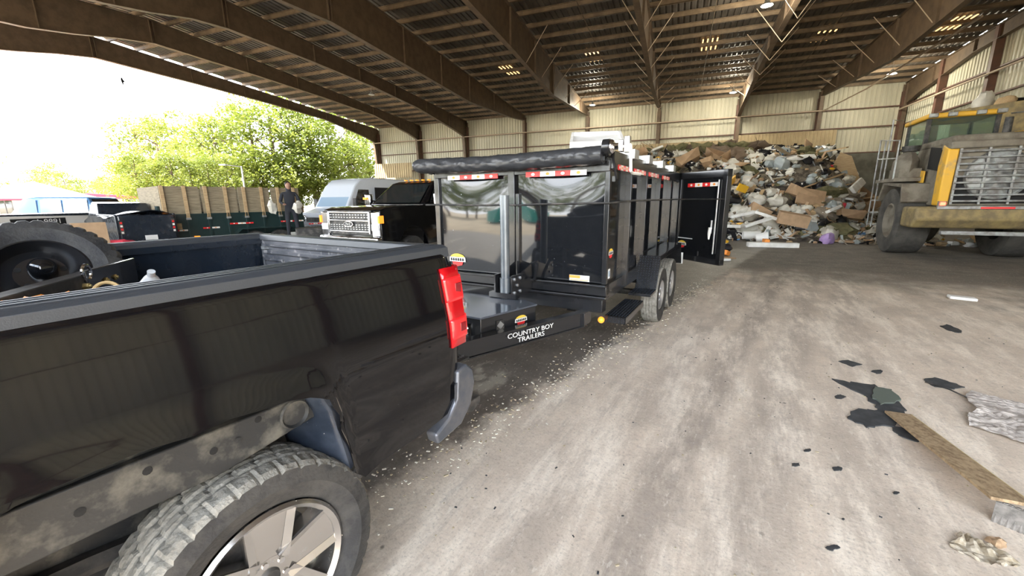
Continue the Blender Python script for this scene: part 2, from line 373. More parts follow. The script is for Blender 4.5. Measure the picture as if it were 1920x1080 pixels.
    base = mix(math_('MULTIPLY', ramp(fine, .52, .72), .30), base, (.28, .25, .22))
    base = mix(math_('MULTIPLY', ramp(grit, .5, .68), .40), base, (.20, .165, .13))
    base = mix(math_('MULTIPLY', ramp(noise_(rot.outputs[0], 30, 4, .6, (1, .4, 1)), .60, .68), .35), base, (.80, .74, .64))
    L(base, b.inputs['Base Color'])
    rr = N(nt, 'ShaderNodeMapRange'); L(dark, rr.inputs[0]); rr.inputs[3].default_value = .85; rr.inputs[4].default_value = .5; L(rr.outputs[0], b.inputs['Roughness'])
    bp = N(nt, 'ShaderNodeBump'); bp.inputs['Strength'].default_value = .35; bp.inputs['Distance'].default_value = .02
    L(math_('ADD', mid, math_('MULTIPLY', fine, .5)), bp.inputs['Height']); L(bp.outputs[0], b.inputs['Normal'])
    return m
FM = floor_mat()
mb = MB(); c = [bw(T0-2, YF-1.5), bw(T1+.2, YF-1.5), bw(T1+.2, YW+.2), bw(T0-2, YW+.2)]
mb.add([(*p[:2], 0) for p in c]+[(*p[:2], -.3) for p in c], [(0, 1, 2, 3), (4, 7, 6, 5), (0, 4, 5, 1), (1, 5, 6, 2), (2, 6, 7, 3), (3, 7, 4, 0)])
tag(mb.build('floor', FM, smooth=0), kind='structure')
mb = MB(); mb.box((0, 0, -.36), (500, 500, .1)); tag(mb.build('ground', 'ground', smooth=0, loc=(0, 0, .29)), kind='structure')

def corr(mb, a, b, z0, z1, pitch=.3, dep=.045, nrm=(0, 1), slope=None):
    """trapezoid sheet from a to b (plan points), z0..z1 ; z may be functions of the plan point"""
    a = Vector((*a, 0)); b = Vector((*b, 0)); L = (b-a).length; d = (b-a)/L; nn = Vector((*nrm, 0)); n = int(L/pitch); pts = []
    for i in range(n):
        s = i*pitch
        pts += [(s, 0), (s+pitch*.58, 0), (s+pitch*.68, dep), (s+pitch*.9, dep)]
    pts.append((L, 0)); vs = []
    for s, h in pts:
        p = a+d*s-nn*h
        vs.append((p.x, p.y, z0(p) if callable(z0) else z0)); vs.append((p.x, p.y, z1(p) if callable(z1) else z1))
    mb.add(vs, [(2*i, 2*i+2, 2*i+3, 2*i+1) for i in range(len(pts)-1)])
mb = MB(); corr(mb, (T0, YW), (T1, YW), 0, 10.2); mb.b2((T0, YW+.04, 0), (T1, YW+.12, 10.24)); struct(mb, 'wall_back', 'cladding', smooth=0)
mb = MB(); corr(mb, (T1, YF), (T1, YW), 0, lambda p: roofz(p.y)+.34, nrm=(1, 0))
mb.add([(T1+.05, YF, 0), (T1+.05, YW, 0), (T1+.05, YW, 10.2), (T1+.05, YR, roofz(YR)+.3), (T1+.05, YF, 10.2)], [(0, 1, 2, 3, 4)]); struct(mb, 'wall_right', 'cladding', smooth=0)
mb = MB(); corr(mb, (T0, YF), (11, YF), 8.5, 9.98, nrm=(0, -1)); corr(mb, (11, YF), (T1, YF), 0, 9.98, nrm=(0, -1)); mb.b2((T0, YF-.12, 8.5), (T1, YF-.06, 9.98)); mb.b2((11, YF-.12, 0), (T1, YF-.06, 8.5))
struct(mb, 'wall_front', 'cladding', smooth=0)
# roof sheets (ribs run down the slope)
mb = MB()
for ya, yb_ in ((YR, YW+.4), (YF-.4, YR)):
    n = int((T1-T0)/.3); vs = []
    for i in range(n):
        for s, h in ((0, 0), (.17, 0), (.2, .05), (.27, .05)):
            t = T0+i*.3+s
            for y in (ya, yb_): vs.append((t, y, roofz(min(max(y, YF), YW))+.24+h))
    mb.add(vs, [(2*i, 2*i+2, 2*i+3, 2*i+1) for i in range(len(vs)//2-1)])
mb.add([(T0, YF-.4, roofz(YF)+.36), (T0, YR, roofz(YR)+.36), (T0, YW+.4, roofz(YW)+.36), (T1, YF-.4, roofz(YF)+.36), (T1, YR, roofz(YR)+.36), (T1, YW+.4, roofz(YW)+.36)], [(0, 1, 4, 3), (1, 2, 5, 4)])
struct(mb, 'ceiling', 'roofsheet', smooth=0)
# purlins, one structure object each
k = 0
y = YW-.5
while y > YF:
    mb = MB(); z = roofz(y); mb.b2((T0, y-.012, z+.02), (T1, y+.012, z+.23)); mb.b2((T0, y-.012, z+.02), (T1, y+.075, z+.045)); mb.b2((T0, y-.075, z+.21), (T1, y+.012, z+.235))
    struct(mb, 'roof_beam', 'purlin', smooth=0); y -= 1.45
# main frames
FT = [-33.7, -27.8, -21.8, -15.1, -8.6, -2.1, 4.3, 10.1, 15.4]
PROF = {'a': [(.95, 8.45), (2.5, 8.85), (8.0, 9.78), (14, 10.1), (20, 10.3), (26, 10.42)],
        'b': [(.9, 8.35), (2.6, 8.7), (9.4, 9.65), (15, 10.05), (21, 10.25), (26, 10.3)],
        'c': [(.7, 9.55), (4.4, 9.22), (12.5, 8.92), (20., 9.3), (26, 9.6)],
        'd': [(.7, 9.5), (2.8, 9.34), (12.6, 8.75), (20., 9.35), (26, 9.7)]}
for i, t in enumerate(FT):
    PR0 = pr = PROF['aabcdcbda'[i]] if i < 8 else PROF['a']
    mb = MB()
    deep = i in (0, 1, 2, 6)
    for sgn in (1, -1):
        Y = lambda w: YW-w if sgn > 0 else YF+w*22/26
        top = [(Y(.25), roofz(Y(.25))), (Y(26), roofz(YR))]
        pr = PR0 if (sgn > 0 or not deep) else [(.95, 8.3), (2.5, 8.6), (12, 9.15), (20, 9.5), (22, 9.78), (24, 10.15), (26, PR0[-1][1])]
        bot = [(Y(w), z) for w, z in pr]
        poly = [(Y(.25), 9.98)]+[(YR, roofz(YR))]+[(a, b) for a, b in reversed(bot)]+[(Y(.25), bot[0][1])]
        mb.prism(poly, t-.012, t+.012, 'x')
        # flanges
        for (a, za), (b, zb) in zip(bot[:-1], bot[1:]):
            v = Vector((0, b-a, zb-za)); L = v.length; ang = math.atan2(zb-za, b-a)
            mb.box((t, (a+b)/2, (za+zb)/2), (.26, L+.02, .03), rot=(ang, 0, 0))
        v = math.atan2(roofz(YR)-9.98, YR-Y(.25)); L = math.hypot(YR-Y(.25), roofz(YR)-9.98)
        mb.box((t, (YR+Y(.25))/2, (9.98+roofz(YR))/2), (.26, L, .03), rot=(v, 0, 0))
        # stiffeners
        for w in (4, 8, 12.5, 16.5, 20.5, 25.9):
            zb = [z1+(z2-z1)*(w-w1)/(w2-w1) for (w1, z1), (w2, z2) in zip(pr[:-1], pr[1:]) if w1 <= w <= w2]
            if zb: mb.b2((t-.12, Y(w)-.012, zb[0]), (t+.12, Y(w)+.012, roofz(Y(w))))
        # column
        wtop = .95 if deep else .5
        zk = pr[0][1] if deep else 9.9
        s_ = -1 if sgn > 0 else 1
        yo = Y(.1); 
        mb.prism([(yo, 0), (yo+s_*.28, 0), (yo+s_*wtop, zk), (yo+s_*wtop, 9.9), (yo, 9.98)], t-.012, t+.012, 'x')
        mb.box((t, yo, 4.95), (.26, .025, 9.9))
        a0 = math.atan2(wtop-.28, zk); L = math.hypot(zk, wtop-.28)
        mb.box((t, yo+s_*(.28+wtop)/2, zk/2), (.26, .025, L), rot=(-s_*a0, 0, 0))
    struct(mb, 'frame_beam', 'steelbrown', smooth=0)
# flange braces on the three frames overhead
for t, ys in ((-2.1, [40, 37, 34, 31, 28, 25, 22]), (-8.6, [36, 33, 30, 27, 24]), (4.3, [38, 35, 32, 29, 26, 23]), (10.1, [38, 35, 32, 29, 26])):
    mb = MB()
    for y in ys:
        zb = 9.3
        for s_ in (-1, 1): mb.tube([(t, y, zb), (t+s_*1.25, y+.1, roofz(y)+.05)], .02, 5)
    struct(mb, 'brace_beam', 'pipe', smooth=0)
# thin sag rods under the purlins
mb = MB()
for t in (-5.3, 1.1, 7.2, -11.8): mb.tube([(t, YW-1, roofz(YW-1)), (t, YR, roofz(YR))], .018, 5)
struct(mb, 'rod_beam', 'purlin', smooth=0)
# girts
for z in (8.42, 7.02, 5.1, 3.2):
    mb = MB(); mb.b2((T0, YW-.22, z-.04), (T1, YW-.03, z+.04)); struct(mb, 'wall_beam', 'column', smooth=0)
    mb = MB(); mb.b2((T1-.22, YF, z-.04), (T1-.03, YW, z+.04)); struct(mb, 'wall_beam', 'column', smooth=0)
    mb = MB(); mb.b2((11.0, YF+.03, z-.04), (T1, YF+.22, z+.04)); struct(mb, 'wall_beam', 'column', smooth=0)
for t in FT:                                   # red oxide legs on the back wall
    mb = MB(); mb.b2((t-.16, YW-.36, 0), (t+.16, YW-.04, 9.4)); struct(mb, 'wall_column', 'column', smooth=0)
for y in (37.1, 32.2, 27.3, 22.4, 17.5, 12.6, 7.7, 2.8, -2.1, -5.6):
    mb = MB(); mb.b2((T1-.42, y-.14, 0), (T1-.04, y+.14, roofz(y))); struct(mb, 'wall_column', 'column', smooth=0)
# pipes
mb = MB(); mb.tube([bw(T0+.2, YW-1.0, 8.32), bw(10.2, YW-1.0, 8.32), bw(11.5, YW-5, 8.9), bw(12.2, YW-15, 9.6)], .05, 8)
tag(mb.build('sprinkler_pipe', 'pipe'), 'long pale pipe running along the back wall from column to column', 'pipe')
mb = MB(); mb.tube([bw(T1-.6, YW-.5, 8.1), bw(T1-.6, YW-24, 8.1)], .06, 8)
tag(mb.build('conduit_pipe', 'pipe'), 'pale pipe running along the wall behind the wheel loader', 'pipe')
# liner, push wall
mb = MB(); corr(mb, (-8.2, YW-.75), (4.2, YW-.75), 3.0, 6.55, pitch=.26); struct(mb, 'trim_1', 'liner_wall', smooth=0)
mb = MB(); corr(mb, (4.4, YW-.9), (11.3, YW-.9), 3.0, 6.85, pitch=.26); struct(mb, 'trim_2', 'liner_wall', smooth=0)
mb = MB(); mb.b2((11.0, YW-.7, 0), (T1-.45, YW-.3, 5.0)); mb.b2((T1-.9, YW-16, 0), (T1-.45, YW-.7, 3.6)); struct(mb, 'wall_push', 'concrete_dk', smooth=0)
mb = MB(); corr(mb, (-33.4, YW-1.6), (-28.2, YW-1.6), 4.3, 5.9, pitch=.3, dep=.06); struct(mb, 'trim_3', 'liner_wall', smooth=0)
# translucent roof panels, daylight through them put in as an orange glow
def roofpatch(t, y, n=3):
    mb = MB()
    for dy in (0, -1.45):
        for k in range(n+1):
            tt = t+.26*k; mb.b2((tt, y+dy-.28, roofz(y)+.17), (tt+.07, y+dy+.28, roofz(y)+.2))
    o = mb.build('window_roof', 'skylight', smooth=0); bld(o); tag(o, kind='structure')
def pix(px, py, z):                            # a measured photograph point turned into a place at height z
    d = Fv*FPX+R2*(px-960)+U2*(540-py); k = (z-EYE)/d.z; return Vector((0, 0, EYE))+d*k
def shed(p): return (math.cos(YB)*p.x-math.sin(YB)*p.y, math.sin(YB)*p.x+math.cos(YB)*p.y)
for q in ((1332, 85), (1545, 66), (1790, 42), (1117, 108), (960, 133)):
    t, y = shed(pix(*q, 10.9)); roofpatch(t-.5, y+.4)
# high bay lamps
LAMPLAB = ['bright high bay lamp hanging above the trash pile, the highest in view', 'bright high bay lamp in front of the back wall, midway along the pile',
           'bright high bay lamp above the dump trailer near the back wall', 'bright high bay lamp hanging nearest the wheel loader']
for (t, y, z), lab in zip(((3.15, YW-18.4, 10.2), (3.4, YW-4.2, 9.6), (-7.4, YW-4.4, 9.6), (12.6, YW-5.4, 9.6)), LAMPLAB):
    p = bw(t, y, z); e = thing('high_bay_lamp', p, 0, lab, 'lamp', 'high bay lamps')
    MB().lathe([(.0, .26), (.09, .25), (.12, .12), (.26, .0), (.25, -.01), (.1, .09), (0, .1)], ax='z', n=20).build('lamp_shade', 'galv', e)
    MB().lathe([(0, .02), (.19, .015), (.19, 0), (0, -.005)], ax='z', n=16).build('bulb', 'lamp', e)
    MB().tube([(0, 0, .25), (0, 0, roofz(y)+.05-z)], .012, 6).build('hanging_rod', 'galv', e)
    l = bpy.data.lights.new('lamp light', 'POINT'); l.energy = 260; l.color = (1, .93, .74); l.shadow_soft_size = .25
    lo = bpy.data.objects.new('lamp_light', l); COL.objects.link(lo); lo.parent = e; lo.location = (0, 0, -.3)
e = thing('unlit_lamp', bw(-23.3, YW-13.5, 10.0), 0, 'small unlit lamp under the roof over the open end', 'lamp')
MB().lathe([(0, .2), (.08, .19), (.14, .06), (.25, 0), (.22, -.02), (0, -.03)], ax='z', n=16).build('lamp_shade', 'galv', e)
MB().tube([(0, 0, .19), (0, 0, .8)], .012, 6).build('hanging_rod', 'galv', e)

# ================================================================== WHEELS
def make_wheel(parent, loc, r, w, rim_r, style, side=1, name='wheel', tread='dusty_rubber', wall='rubber'):
    """axle along local y, outer face towards +y*side"""
    n = 216 if style == 'alloy' else 120
    h = w/2; gd_ = .987
    e = MB()
    prof = [(rim_r, -h*.72), (rim_r+.02, -h*.86), ((rim_r+r)/2, -h), (r*.955, -h*.93), (r*.988, -h*.78), (r, -h*.45), (r*.985, -h*.36), (r*.985, -h*.32), (r, -h*.26), (r, -.012), (r*.985, -.004),
            (r*.985, .004), (r, .012), (r, h*.26), (r*.985, h*.32), (r*.985, h*.36), (r, h*.45), (r*.988, h*.78), (r*.955, h*.93), ((rim_r+r)/2, h), (rim_r+.02, h*.86), (rim_r, h*.72), (rim_r-.01, 0), (rim_r, -h*.72)]
    def rf(rr, hh, a, j):
        k = int(round(a/(2*PI)*n))
        if j in (3, 4, 17, 18): return rr*(1-(.022 if k % 6 == 0 else 0))
        if 5 <= j <= 16 and (k+j//4) % 6 == 0: return rr*gd_
        return rr
    e.lathe(prof, ax='y', n=n, rfun=rf, mfun=lambda j: 1 if 3 <= j <= 17 else 0)
    t = e.build(name, [wall, tread], parent, smooth=25, loc=loc)
    s = side
    e = MB()
    if style == 'alloy':
        e.lathe([(rim_r, h*.8*s), (rim_r-.012, h*.88*s), (rim_r-.03, h*.78*s), (rim_r-.035, h*.3*s), (rim_r-.06, -h*.6*s), (rim_r, -h*.7*s)], ax='y', n=60)
        for k in range(5):
            a = R(95+72*k)
            M3 = Matrix.Rotation(-a, 3, 'Y')
            ro, ri = rim_r-.015, .05
            wo, wi = .090, .066
            yo, yi = h*.74*s, h*.60*s
            P = [(ri, yi, -wi), (ri, yi, wi), (ro, yo, wo), (ro, yo, -wo), (ri, yi-.06*s, -wi*.8), (ri, yi-.06*s, wi*.8), (ro, yo-.08*s, wo*.8), (ro, yo-.08*s, -wo*.8)]
            e.add([M3 @ Vector(p) for p in P], [(0, 1, 2, 3), (7, 6, 5, 4), (0, 4, 5, 1), (1, 5, 6, 2), (2, 6, 7, 3), (3, 7, 4, 0)])
            # raised edges of the spoke
            for q in (-1, 1):
                e.add([M3 @ Vector(p) for p in ((ri, yi+.001*s, q*wi*.55), (ri, yi+.012*s, q*wi), (ro, yo+.012*s, q*wo), (ro, yo+.001*s, q*wo*.7))], [(0, 1, 2, 3)])
        e.lathe([(0, h*.62*s), (.075, h*.62*s), (.085, h*.5*s), (.085, h*.2*s)], ax='y', n=30)
        rim = e.build('rim', 'alloy', t, smooth=30)
        MB().lathe([(0, h*.72*s), (.03, h*.71*s), (.036, h*.6*s)], ax='y', n=24).build('centre_cap', 'dsteel', rim)
        e = MB()
        for k in range(6):
            a = R(60*k+20); e.lathe([(0, h*.66*s), (.011, h*.66*s), (.013, h*.5*s)], c=(math.cos(a)*.058, 0, math.sin(a)*.058), ax='y', n=8)
        each(e, 'lug_nut', 'chrome', rim)
        MB().lathe([(0, h*.1*s), (rim_r*.74, h*.1*s), (rim_r*.74, h*.02*s), (0, h*.02*s)], ax='y', n=40).build('brake_disc', 'dsteel', t)
    else:
        e.lathe([(rim_r, h*.74*s), (rim_r-.012, h*.84*s), (rim_r-.03, h*.7*s), (rim_r-.05, h*.35*s), (rim_r-.08, h*.5*s), (.09, h*.62*s), (.06, h*.45*s), (.055, h*.75*s), (0, h*.8*s)], ax='y', n=40)
        rim = e.build('rim', style, t, smooth=30)
        e = MB()
        for k in range(6):
            a = R(60*k); e.lathe([(0, h*.72*s), (.012, h*.72*s), (.014, h*.45*s)], c=(math.cos(a)*rim_r*.42, 0, math.sin(a)*rim_r*.42), ax='y', n=8)
        each(e, 'lug_nut', 'galv', rim)
    return t

# ================================================================== NEAR PICKUP (rear at local x=0, front towards +x)
KX, KY, KYAW = -1.1232, 2.5756, .5538
truck = thing('pickup_truck', (KX, KY, 0), heading(KYAW), 'glossy black pickup truck with open bed and red tail lamp, towing the black trailer', 'pickup truck')
def vsec(z):
    P = [(1.47, .925), (1.44, .948), (1.34, .968), (1.22, .985), (1.12, 1.0), (1.06, 1.004), (.95, 1.0), (.8, .995), (.6, .985), (.4, .96)]
    for (z1, v1), (z2, v2) in zip(P[:-1], P[1:]):
        if z <= z1 and z >= z2: return v1+(v2-v1)*(z1-z)/(z1-z2)
    return P[0][1] if z > 1.47 else P[-1][1]
ARCH = [(.66, .60), (.70, .64), (.725, .78), (.755, .93), (.79, 1.01), (.86, 1.05), (1.0, 1.075), (1.2, 1.085), (1.46, 1.10), (1.56, 1.08), (1.62, .98), (1.65, .84), (1.69, .66), (1.71, .58)]
def zb(u):
    if u < ARCH[0][0]: return .60+.03*max(0, (.25-u)/.25)
    if u > ARCH[-1][0]: return .58
    for (a, za), (b, zb_) in zip(ARCH[:-1], ARCH[1:]):
        if a <= u <= b: return za+(zb_-za)*(u-a)/(b-a)
def bedside(s):
    us = sorted(set([0, .012, .03, .06, .1, .15, .2, .28, .36, .45, .55]+[a for a, _ in ARCH]+[1.7, 1.8]+[.68, .74, .77, .82, .93, 1.1, 1.3, 1.52, 1.60, 1.635, 1.67, 1.75]))
    nz = 30; mb = MB(); vs = []
    for u in us:
        b = zb(u)
        for j in range(nz+1):
            z = b+(1.47-b)*j/nz
            v = vsec(z)
            if u < .06: v -= .035*(1-u/.06)**2
            d = 1e9
            for a, za in ARCH: d = min(d, math.hypot(u-a, z-za))
            v += .022*max(0, 1-d/.10)**1.5 if z < 1.2 else 0
            xx = u+(-.02*(1-abs(z-1.2)/.6) if u < .02 else 0)
            vs.append((xx, s*v, z))
    m = nz+1
    fs = [(i*m+j, (i+1)*m+j, (i+1)*m+j+1, i*m+j+1) for i in range(len(us)-1) for j in range(nz)]
    mb.add(vs, fs)
    # lip folded inwards all along the lower edge, rear face
    lip = [(vs[i*m]) for i in range(len(us))]; o = [(x, y, z) for x, y, z in lip]+[(x, y-s*.045, z+.004) for x, y, z in lip]+[(x, y-s*.05, z+.05) for x, y, z in lip]; n = len(lip)
    mb.add(o, [(i, i+1, n+i+1, n+i) for i in range(n-1)]+[(n+i, n+i+1, 2*n+i+1, 2*n+i) for i in range(n-1)])
    rear = [vs[j] for j in range(m)]; mb.add(rear+[(x+.01, y-s*.12, z) for x, y, z in rear], [(j, j+1, m+j+1, m+j) for j in range(m-1)])
    return mb
for s in (1, -1):
    p = bedside(s).build('bed_side', 'paint', truck, smooth=50)
# tail lamps (wrap around the rear corner)
for s in (1, -1):
    zt, zb_ = 1.385, .975
    def lamp(z0, z1, push, m, parent, nm):
        mb = MB()
        def fn(a, b):
            z = z0+(z1-z0)*b
            f = (z-zb_)/(zt-zb_)
            L = .075+.03*f
            q = a*2-1                                # -1 side face .. 1 rear face
            if q < 0: return (L*(-q)+.0, s*(vsec(z)+push+.004-.0*q), z)
            return (-.028-push-.0*q+(.03 if q == 0 else 0)*0, s*(vsec(z)+push+.004-.16*q), z)
        pts = []
        cols = [(1, 0), (.6, 0), (.25, 0), (.05, 0), (0, .1), (0, .4), (0, 1)]
        vs = []
        for cx, cy in cols:
            for j in range(9):
                z = z0+(z1-z0)*j/8; f = (z-zb_)/(zt-zb_); L = .085+.02*f; v = vsec(z)+.006+push
                bulge = .012*math.sin(PI*f)
                if cy == 0: x = L*cx-.035*(1-cx)-.0; y = v-.004*(1-cx)
                else: x = -.045-push-bulge*.5; y = v-.012-.13*cy
                vs.append((x, s*y, z))
        mb.add(vs, [(i*9+j, (i+1)*9+j, (i+1)*9+j+1, i*9+j+1) for i in range(len(cols)-1) for j in range(8)])
        # backing
        o = mb.build(nm, m, parent, smooth=40, solid=.012); return o
    tl = lamp(zb_, zt, 0, 'red_lens', truck, 'tail_light')
    if s == 1: tl['label'] = 'tall red tail lamp at the rear corner of the bed'
    for (a, b) in ((1.215, 1.335), (1.02, 1.125)):
        lamp(a, b, .008, 'red_bright', tl, 'lamp_cell')
        mb = MB(); mb.box((-.055, s*(vsec(a)-.055), (a+b)/2), (.02, .075, (b-a)*.55)); mb.build('lamp_centre', 'red_dark', tl, bevel=.006)
        mb = MB(); mb.box((.0, s*(vsec((a+b)/2)+.017), (a+b)/2), (.045, .006, (b-a)*.45)); mb.build('lamp_centre', 'red_dark', tl, bevel=.002)
    MB().b2((-.03, s*.80, .95), (.06, s*.93, 1.40)).build('lamp_housing', 'dark', truck)
# bed: floor, inner walls with ribs and wheel tubs, front bulkhead, tailgate
MB().b2((.02, -.80, .90), (1.80, .80, .93)).build('bed_floor', 'liner', truck)
for s in (1, -1):
    mb = MB()
    def inner(a, b):
        u = .03+1.75*a; z = .93+.52*b
        v = .80
        k = math.cos(u*2*PI/.42)
        v += .022*max(0, k)*math.sin(PI*min(1, b*1.05)) - .03*b
        v += .04*max(0, min(1, (b-.75)*6))*.0
        return (u, s*v, z)
    mb.grid(inner, 70, 16)
    # wheel tub
    def tub(a, b):
        u = .62+.95*a; th = PI*b/2; rise = math.sin(PI*a)**.5 if 0 < a < 1 else 0
        return (u, s*(.80-.20*math.sin(th)*rise), .93+.26*math.cos(th)*rise)
    mb.grid(tub, 20, 8)
    mb.b2((.03, s*.76, 1.425), (1.8, s*.93, 1.462))
    mb.build('bed_wall', 'blue_dk', truck, smooth=50)
mb = MB(); mb.b2((1.76, -.80, .93), (1.80, .80, 1.46)); mb.build('bed_front', 'blue_dk', truck)
# rail caps
for s in (1, -1):
    mb = MB(); mb.prism([(.765, 1.455), (.765, 1.482), (.785, 1.492), (.905, 1.492), (.935, 1.480), (.942, 1.435), (.935, 1.435), (.93, 1.462)] if s > 0 else
                        [(-.765, 1.455), (-.765, 1.482), (-.785, 1.492), (-.905, 1.492), (-.935, 1.480), (-.942, 1.435), (-.935, 1.435), (-.93, 1.462)], -.0, 1.80, 'x')
    for q in (.80, .83, .86): mb.b2((.03, s*q, 1.492), (1.8, s*(q+.012), 1.495))
    mb.build('rail_cap', 'plastic', truck, smooth=30, bevel=.004)
# tailgate
mb = MB(); mb.prism([(-.02, .86), (-.035, 1.1), (-.03, 1.40), (-.015, 1.455), (.045, 1.455), (.05, 1.40), (.05, .86)], -.775, .775, 'y')
tg = mb.build('tailgate', 'liner', truck, smooth=30, bevel=.006)
MB().prism([(-.03, 1.45), (-.02, 1.485), (.0, 1.492), (.05, 1.488), (.058, 1.45)], -.78, .78, 'y').build('tailgate_cap', 'plastic', tg, bevel=.004)
mb = MB()
for k in range(5):
    y = -.62+.31*k; mb.b2((.05, y-.115, 1.0), (.058, y+.115, 1.012)); mb.b2((.05, y-.115, 1.31), (.064, y+.115, 1.325)); mb.b2((.05, y-.125, 1.0), (.062, y-.112, 1.325)); mb.b2((.05, y+.112, 1.0), (.062, y+.125, 1.325))
mb.b2((.048, -.72, 1.36), (.066, .72, 1.385)); mb.b2((.048, -.72, 1.41), (.064, .72, 1.425))
mb.build('tailgate_ribs', 'liner', tg, bevel=.003)
for s in (1, -1):
    mb = MB(); mb.box((.06, s*.70, 1.40), (.03, .05, .02)); mb.box((-.005, s*.80, 1.475), (.03, .05, .02)); each(mb, 'latch', 'galv', tg)
# bumper : two corner pieces and a bar with step pads
mb = MB()
def bump(a, b):
    v = -1.0+2.0*a; e_ = max(0, (abs(v)-.72)/.28)
    zt = .80; zb_ = .60-.0*e_
    z = zt+(zb_-zt)*b
    x = -.21+.19*e_**2.2+.02*b; 
    return (x, v, z+.0)
mb = MB()
ring = [(-.155, .80), (-.195, .79), (-.205, .76), (-.20, .70), (-.18, .63), (-.16, .58), (-.11, .575), (-.11, .78)]
N_ = 40; vs = []
for i in range(N_+1):
    v = -1.005+2.01*i/N_; e_ = max(0, (abs(v)-.66)/.345)
    for x, z in ring:
        xx = x+.185*e_**2.4; zz = z-(.04*e_ if z < .7 else .02*e_)
        if abs(v) < .12 and z > .7: zz -= .05
        vs.append((xx, v, zz))
m_ = len(ring)
mb.add(vs, [(i*m_+j, (i+1)*m_+j, (i+1)*m_+(j+1) % m_, i*m_+(j+1) % m_) for i in range(N_) for j in range(m_)]+[tuple(range(m_)), tuple(range(N_*m_, (N_+1)*m_))[::-1]])
bu = mb.build('rear_bumper', 'bumper', truck, smooth=40)
for s in (1, -1):
    mb = MB(); mb.prism([(.045, .83), (-.03, .85), (-.085, .80), (-.10, .72), (-.06, .60), (.03, .52), (.22, .50), (.235, .56), (.13, .60), (.06, .68)], s*.935, s*1.01, 'y')
    mb.build('bumper_corner', 'bumper', bu, bevel=.012)
    mb = MB(); mb.b2((-.19, s*.62, .80), (-.08, s*.90, .812))
    for i in range(5):
        for j in range(9): mb.box((-.175+.02*i, s*(.64+.028*j), .815), (.009, .016, .01), rot=(0, 0, .6))
    mb.build('step_pad', 'dsteel', bu)
    mb = MB(); mb.prism([(-.17, .60), (-.06, .60), (-.02, .55), (-.10, .53), (-.17, .56)], s*.84, s*.99, 'y')
    mb.build('corner_step', 'dsteel', bu, bevel=.004)
# hitch and ball
mb = MB(); mb.box((-.18, 0, .50), (.28, .07, .07)); mb.box((-.33, 0, .52), (.12, .07, .03)); mb.box((.0, 0, .5), (.08, 1.0, .06)); mb.build('hitch', 'dsteel', truck, bevel=.003)
# frame rails, axle, springs, tub undersides seen through the wheel opening
for s in (1, -1):
    mb = MB(); mb.prism([(-.02, .74), (.5, .74), (.9, .86), (1.35, .88), (1.75, .70), (5.2, .62), (5.2, .48), (1.75, .53), (1.35, .72), (.9, .70), (.5, .60), (-.02, .60)], s*.50, s*.56, 'y')
    mb.build('frame_rail', 'brown_dust', truck, bevel=.004)
    # wheelhouse inner panel and strut with a round boss
    mb = MB()
    def wh(a, b):
        u = .62+1.05*a; z = 1.12-.30*b
        return (u, s*(.945-.24*b**1.3), z+.02*math.sin(a*PI)-.06*(1-a)*0)
    mb.b2((.58, s*.57, .50), (1.9, s*.60, 1.12)); mb.b2((1.66, s*.57, .50), (1.72, s*.93, 1.10)); mb.b2((.6, s*.57, 1.07), (1.7, s*.95, 1.10)) if 0 else None; mb.grid(wh, 20, 6); mb.b2((.60, s*.80, .93), (1.68, s*.70, 1.06))
    mb.build('wheelhouse', 'brown_dust', truck, smooth=50)
    mb = MB(); mb.prism([(.64, 1.0), (1.64, 1.03), (1.64, .88), (1.1, .86), (.64, .92)], s*.86, s*.90, 'y'); 
    pn = mb.build('inner_panel', 'brown_dust', truck, bevel=.005)
    mb = MB(); mb.lathe([(.055, .91*s), (.05, .918*s), (.043, .906*s), (0, .906*s)], c=(.86, 0, .955), n=20); mb.lathe([(.01, .905*s), (0, .906*s)], c=(1.05, 0, .95), n=8); each(mb, 'drain_boss', 'brown_dust', pn)
    mb = MB()
    for u_, z_ in ((.98, .99), (1.12, .95), (1.28, .98), (1.42, .95), (.74, .94)): mb.lathe([(.012, .902*s), (0, .9025*s)], c=(u_, 0, z_), n=10)
    each(mb, 'bolt_hole', 'dark', pn)
    # trailing valance behind the tyre
    mb = MB(); RA = [(.655, .60), (.695, .64), (.72, .78), (.75, .93), (.785, 1.01), (.86, 1.05), (.95, 1.07)]
    def al(a, b):
        f = a*(len(RA)-1); i = min(int(f), len(RA)-2); f -= i; u = RA[i][0]+(RA[i+1][0]-RA[i][0])*f; z = RA[i][1]+(RA[i+1][1]-RA[i][1])*f
        return (u+.10*math.sin(b*PI/2)*(1-.5*a), s*(.975-.26*b), z-.02*b)
    mb.grid(al, 24, 10); mb.build('arch_liner', 'liner_blue', truck, smooth=70, solid=.006)
    mb = MB(); mb.b2((.655, s*.90, .585), (.73, s*.985, .64)); mb.build('arch_clip', 'dsteel', truck, bevel=.008)
    mb = MB(); mb.tube([(.3, s*.62, .66), (.75, s*.62, .60), (1.04, s*.62, .56), (1.4, s*.62, .62), (1.75, s*.62, .66)], .035, 6); mb.build('leaf_spring', 'dsteel', truck)
mb = MB(); mb.tube([(1.04, -.85, .44), (1.04, .85, .44)], .05, 10); mb.blob((1.04, 0, .44), (.16, .17, .15), amp=0); mb.build('rear_axle', 'dsteel', truck)
mb = MB(); mb.tube([(.2, -.35, .55), (.9, -.42, .60), (1.3, -.35, .62), (1.9, -.3, .5)], .04, 8); mb.build('exhaust', 'dsteel', truck)
mb = MB(); mb.tube([(.70, .45, .50), (1.04, .5, .56), (1.2, .62, .9)], .03, 8); mb.build('damper', 'dsteel', truck)
for u_ in (1.04, 4.68):
    for s in (1, -1): make_wheel(truck, (u_, s*.862, .418), .418, .275, .272, 'alloy', s)
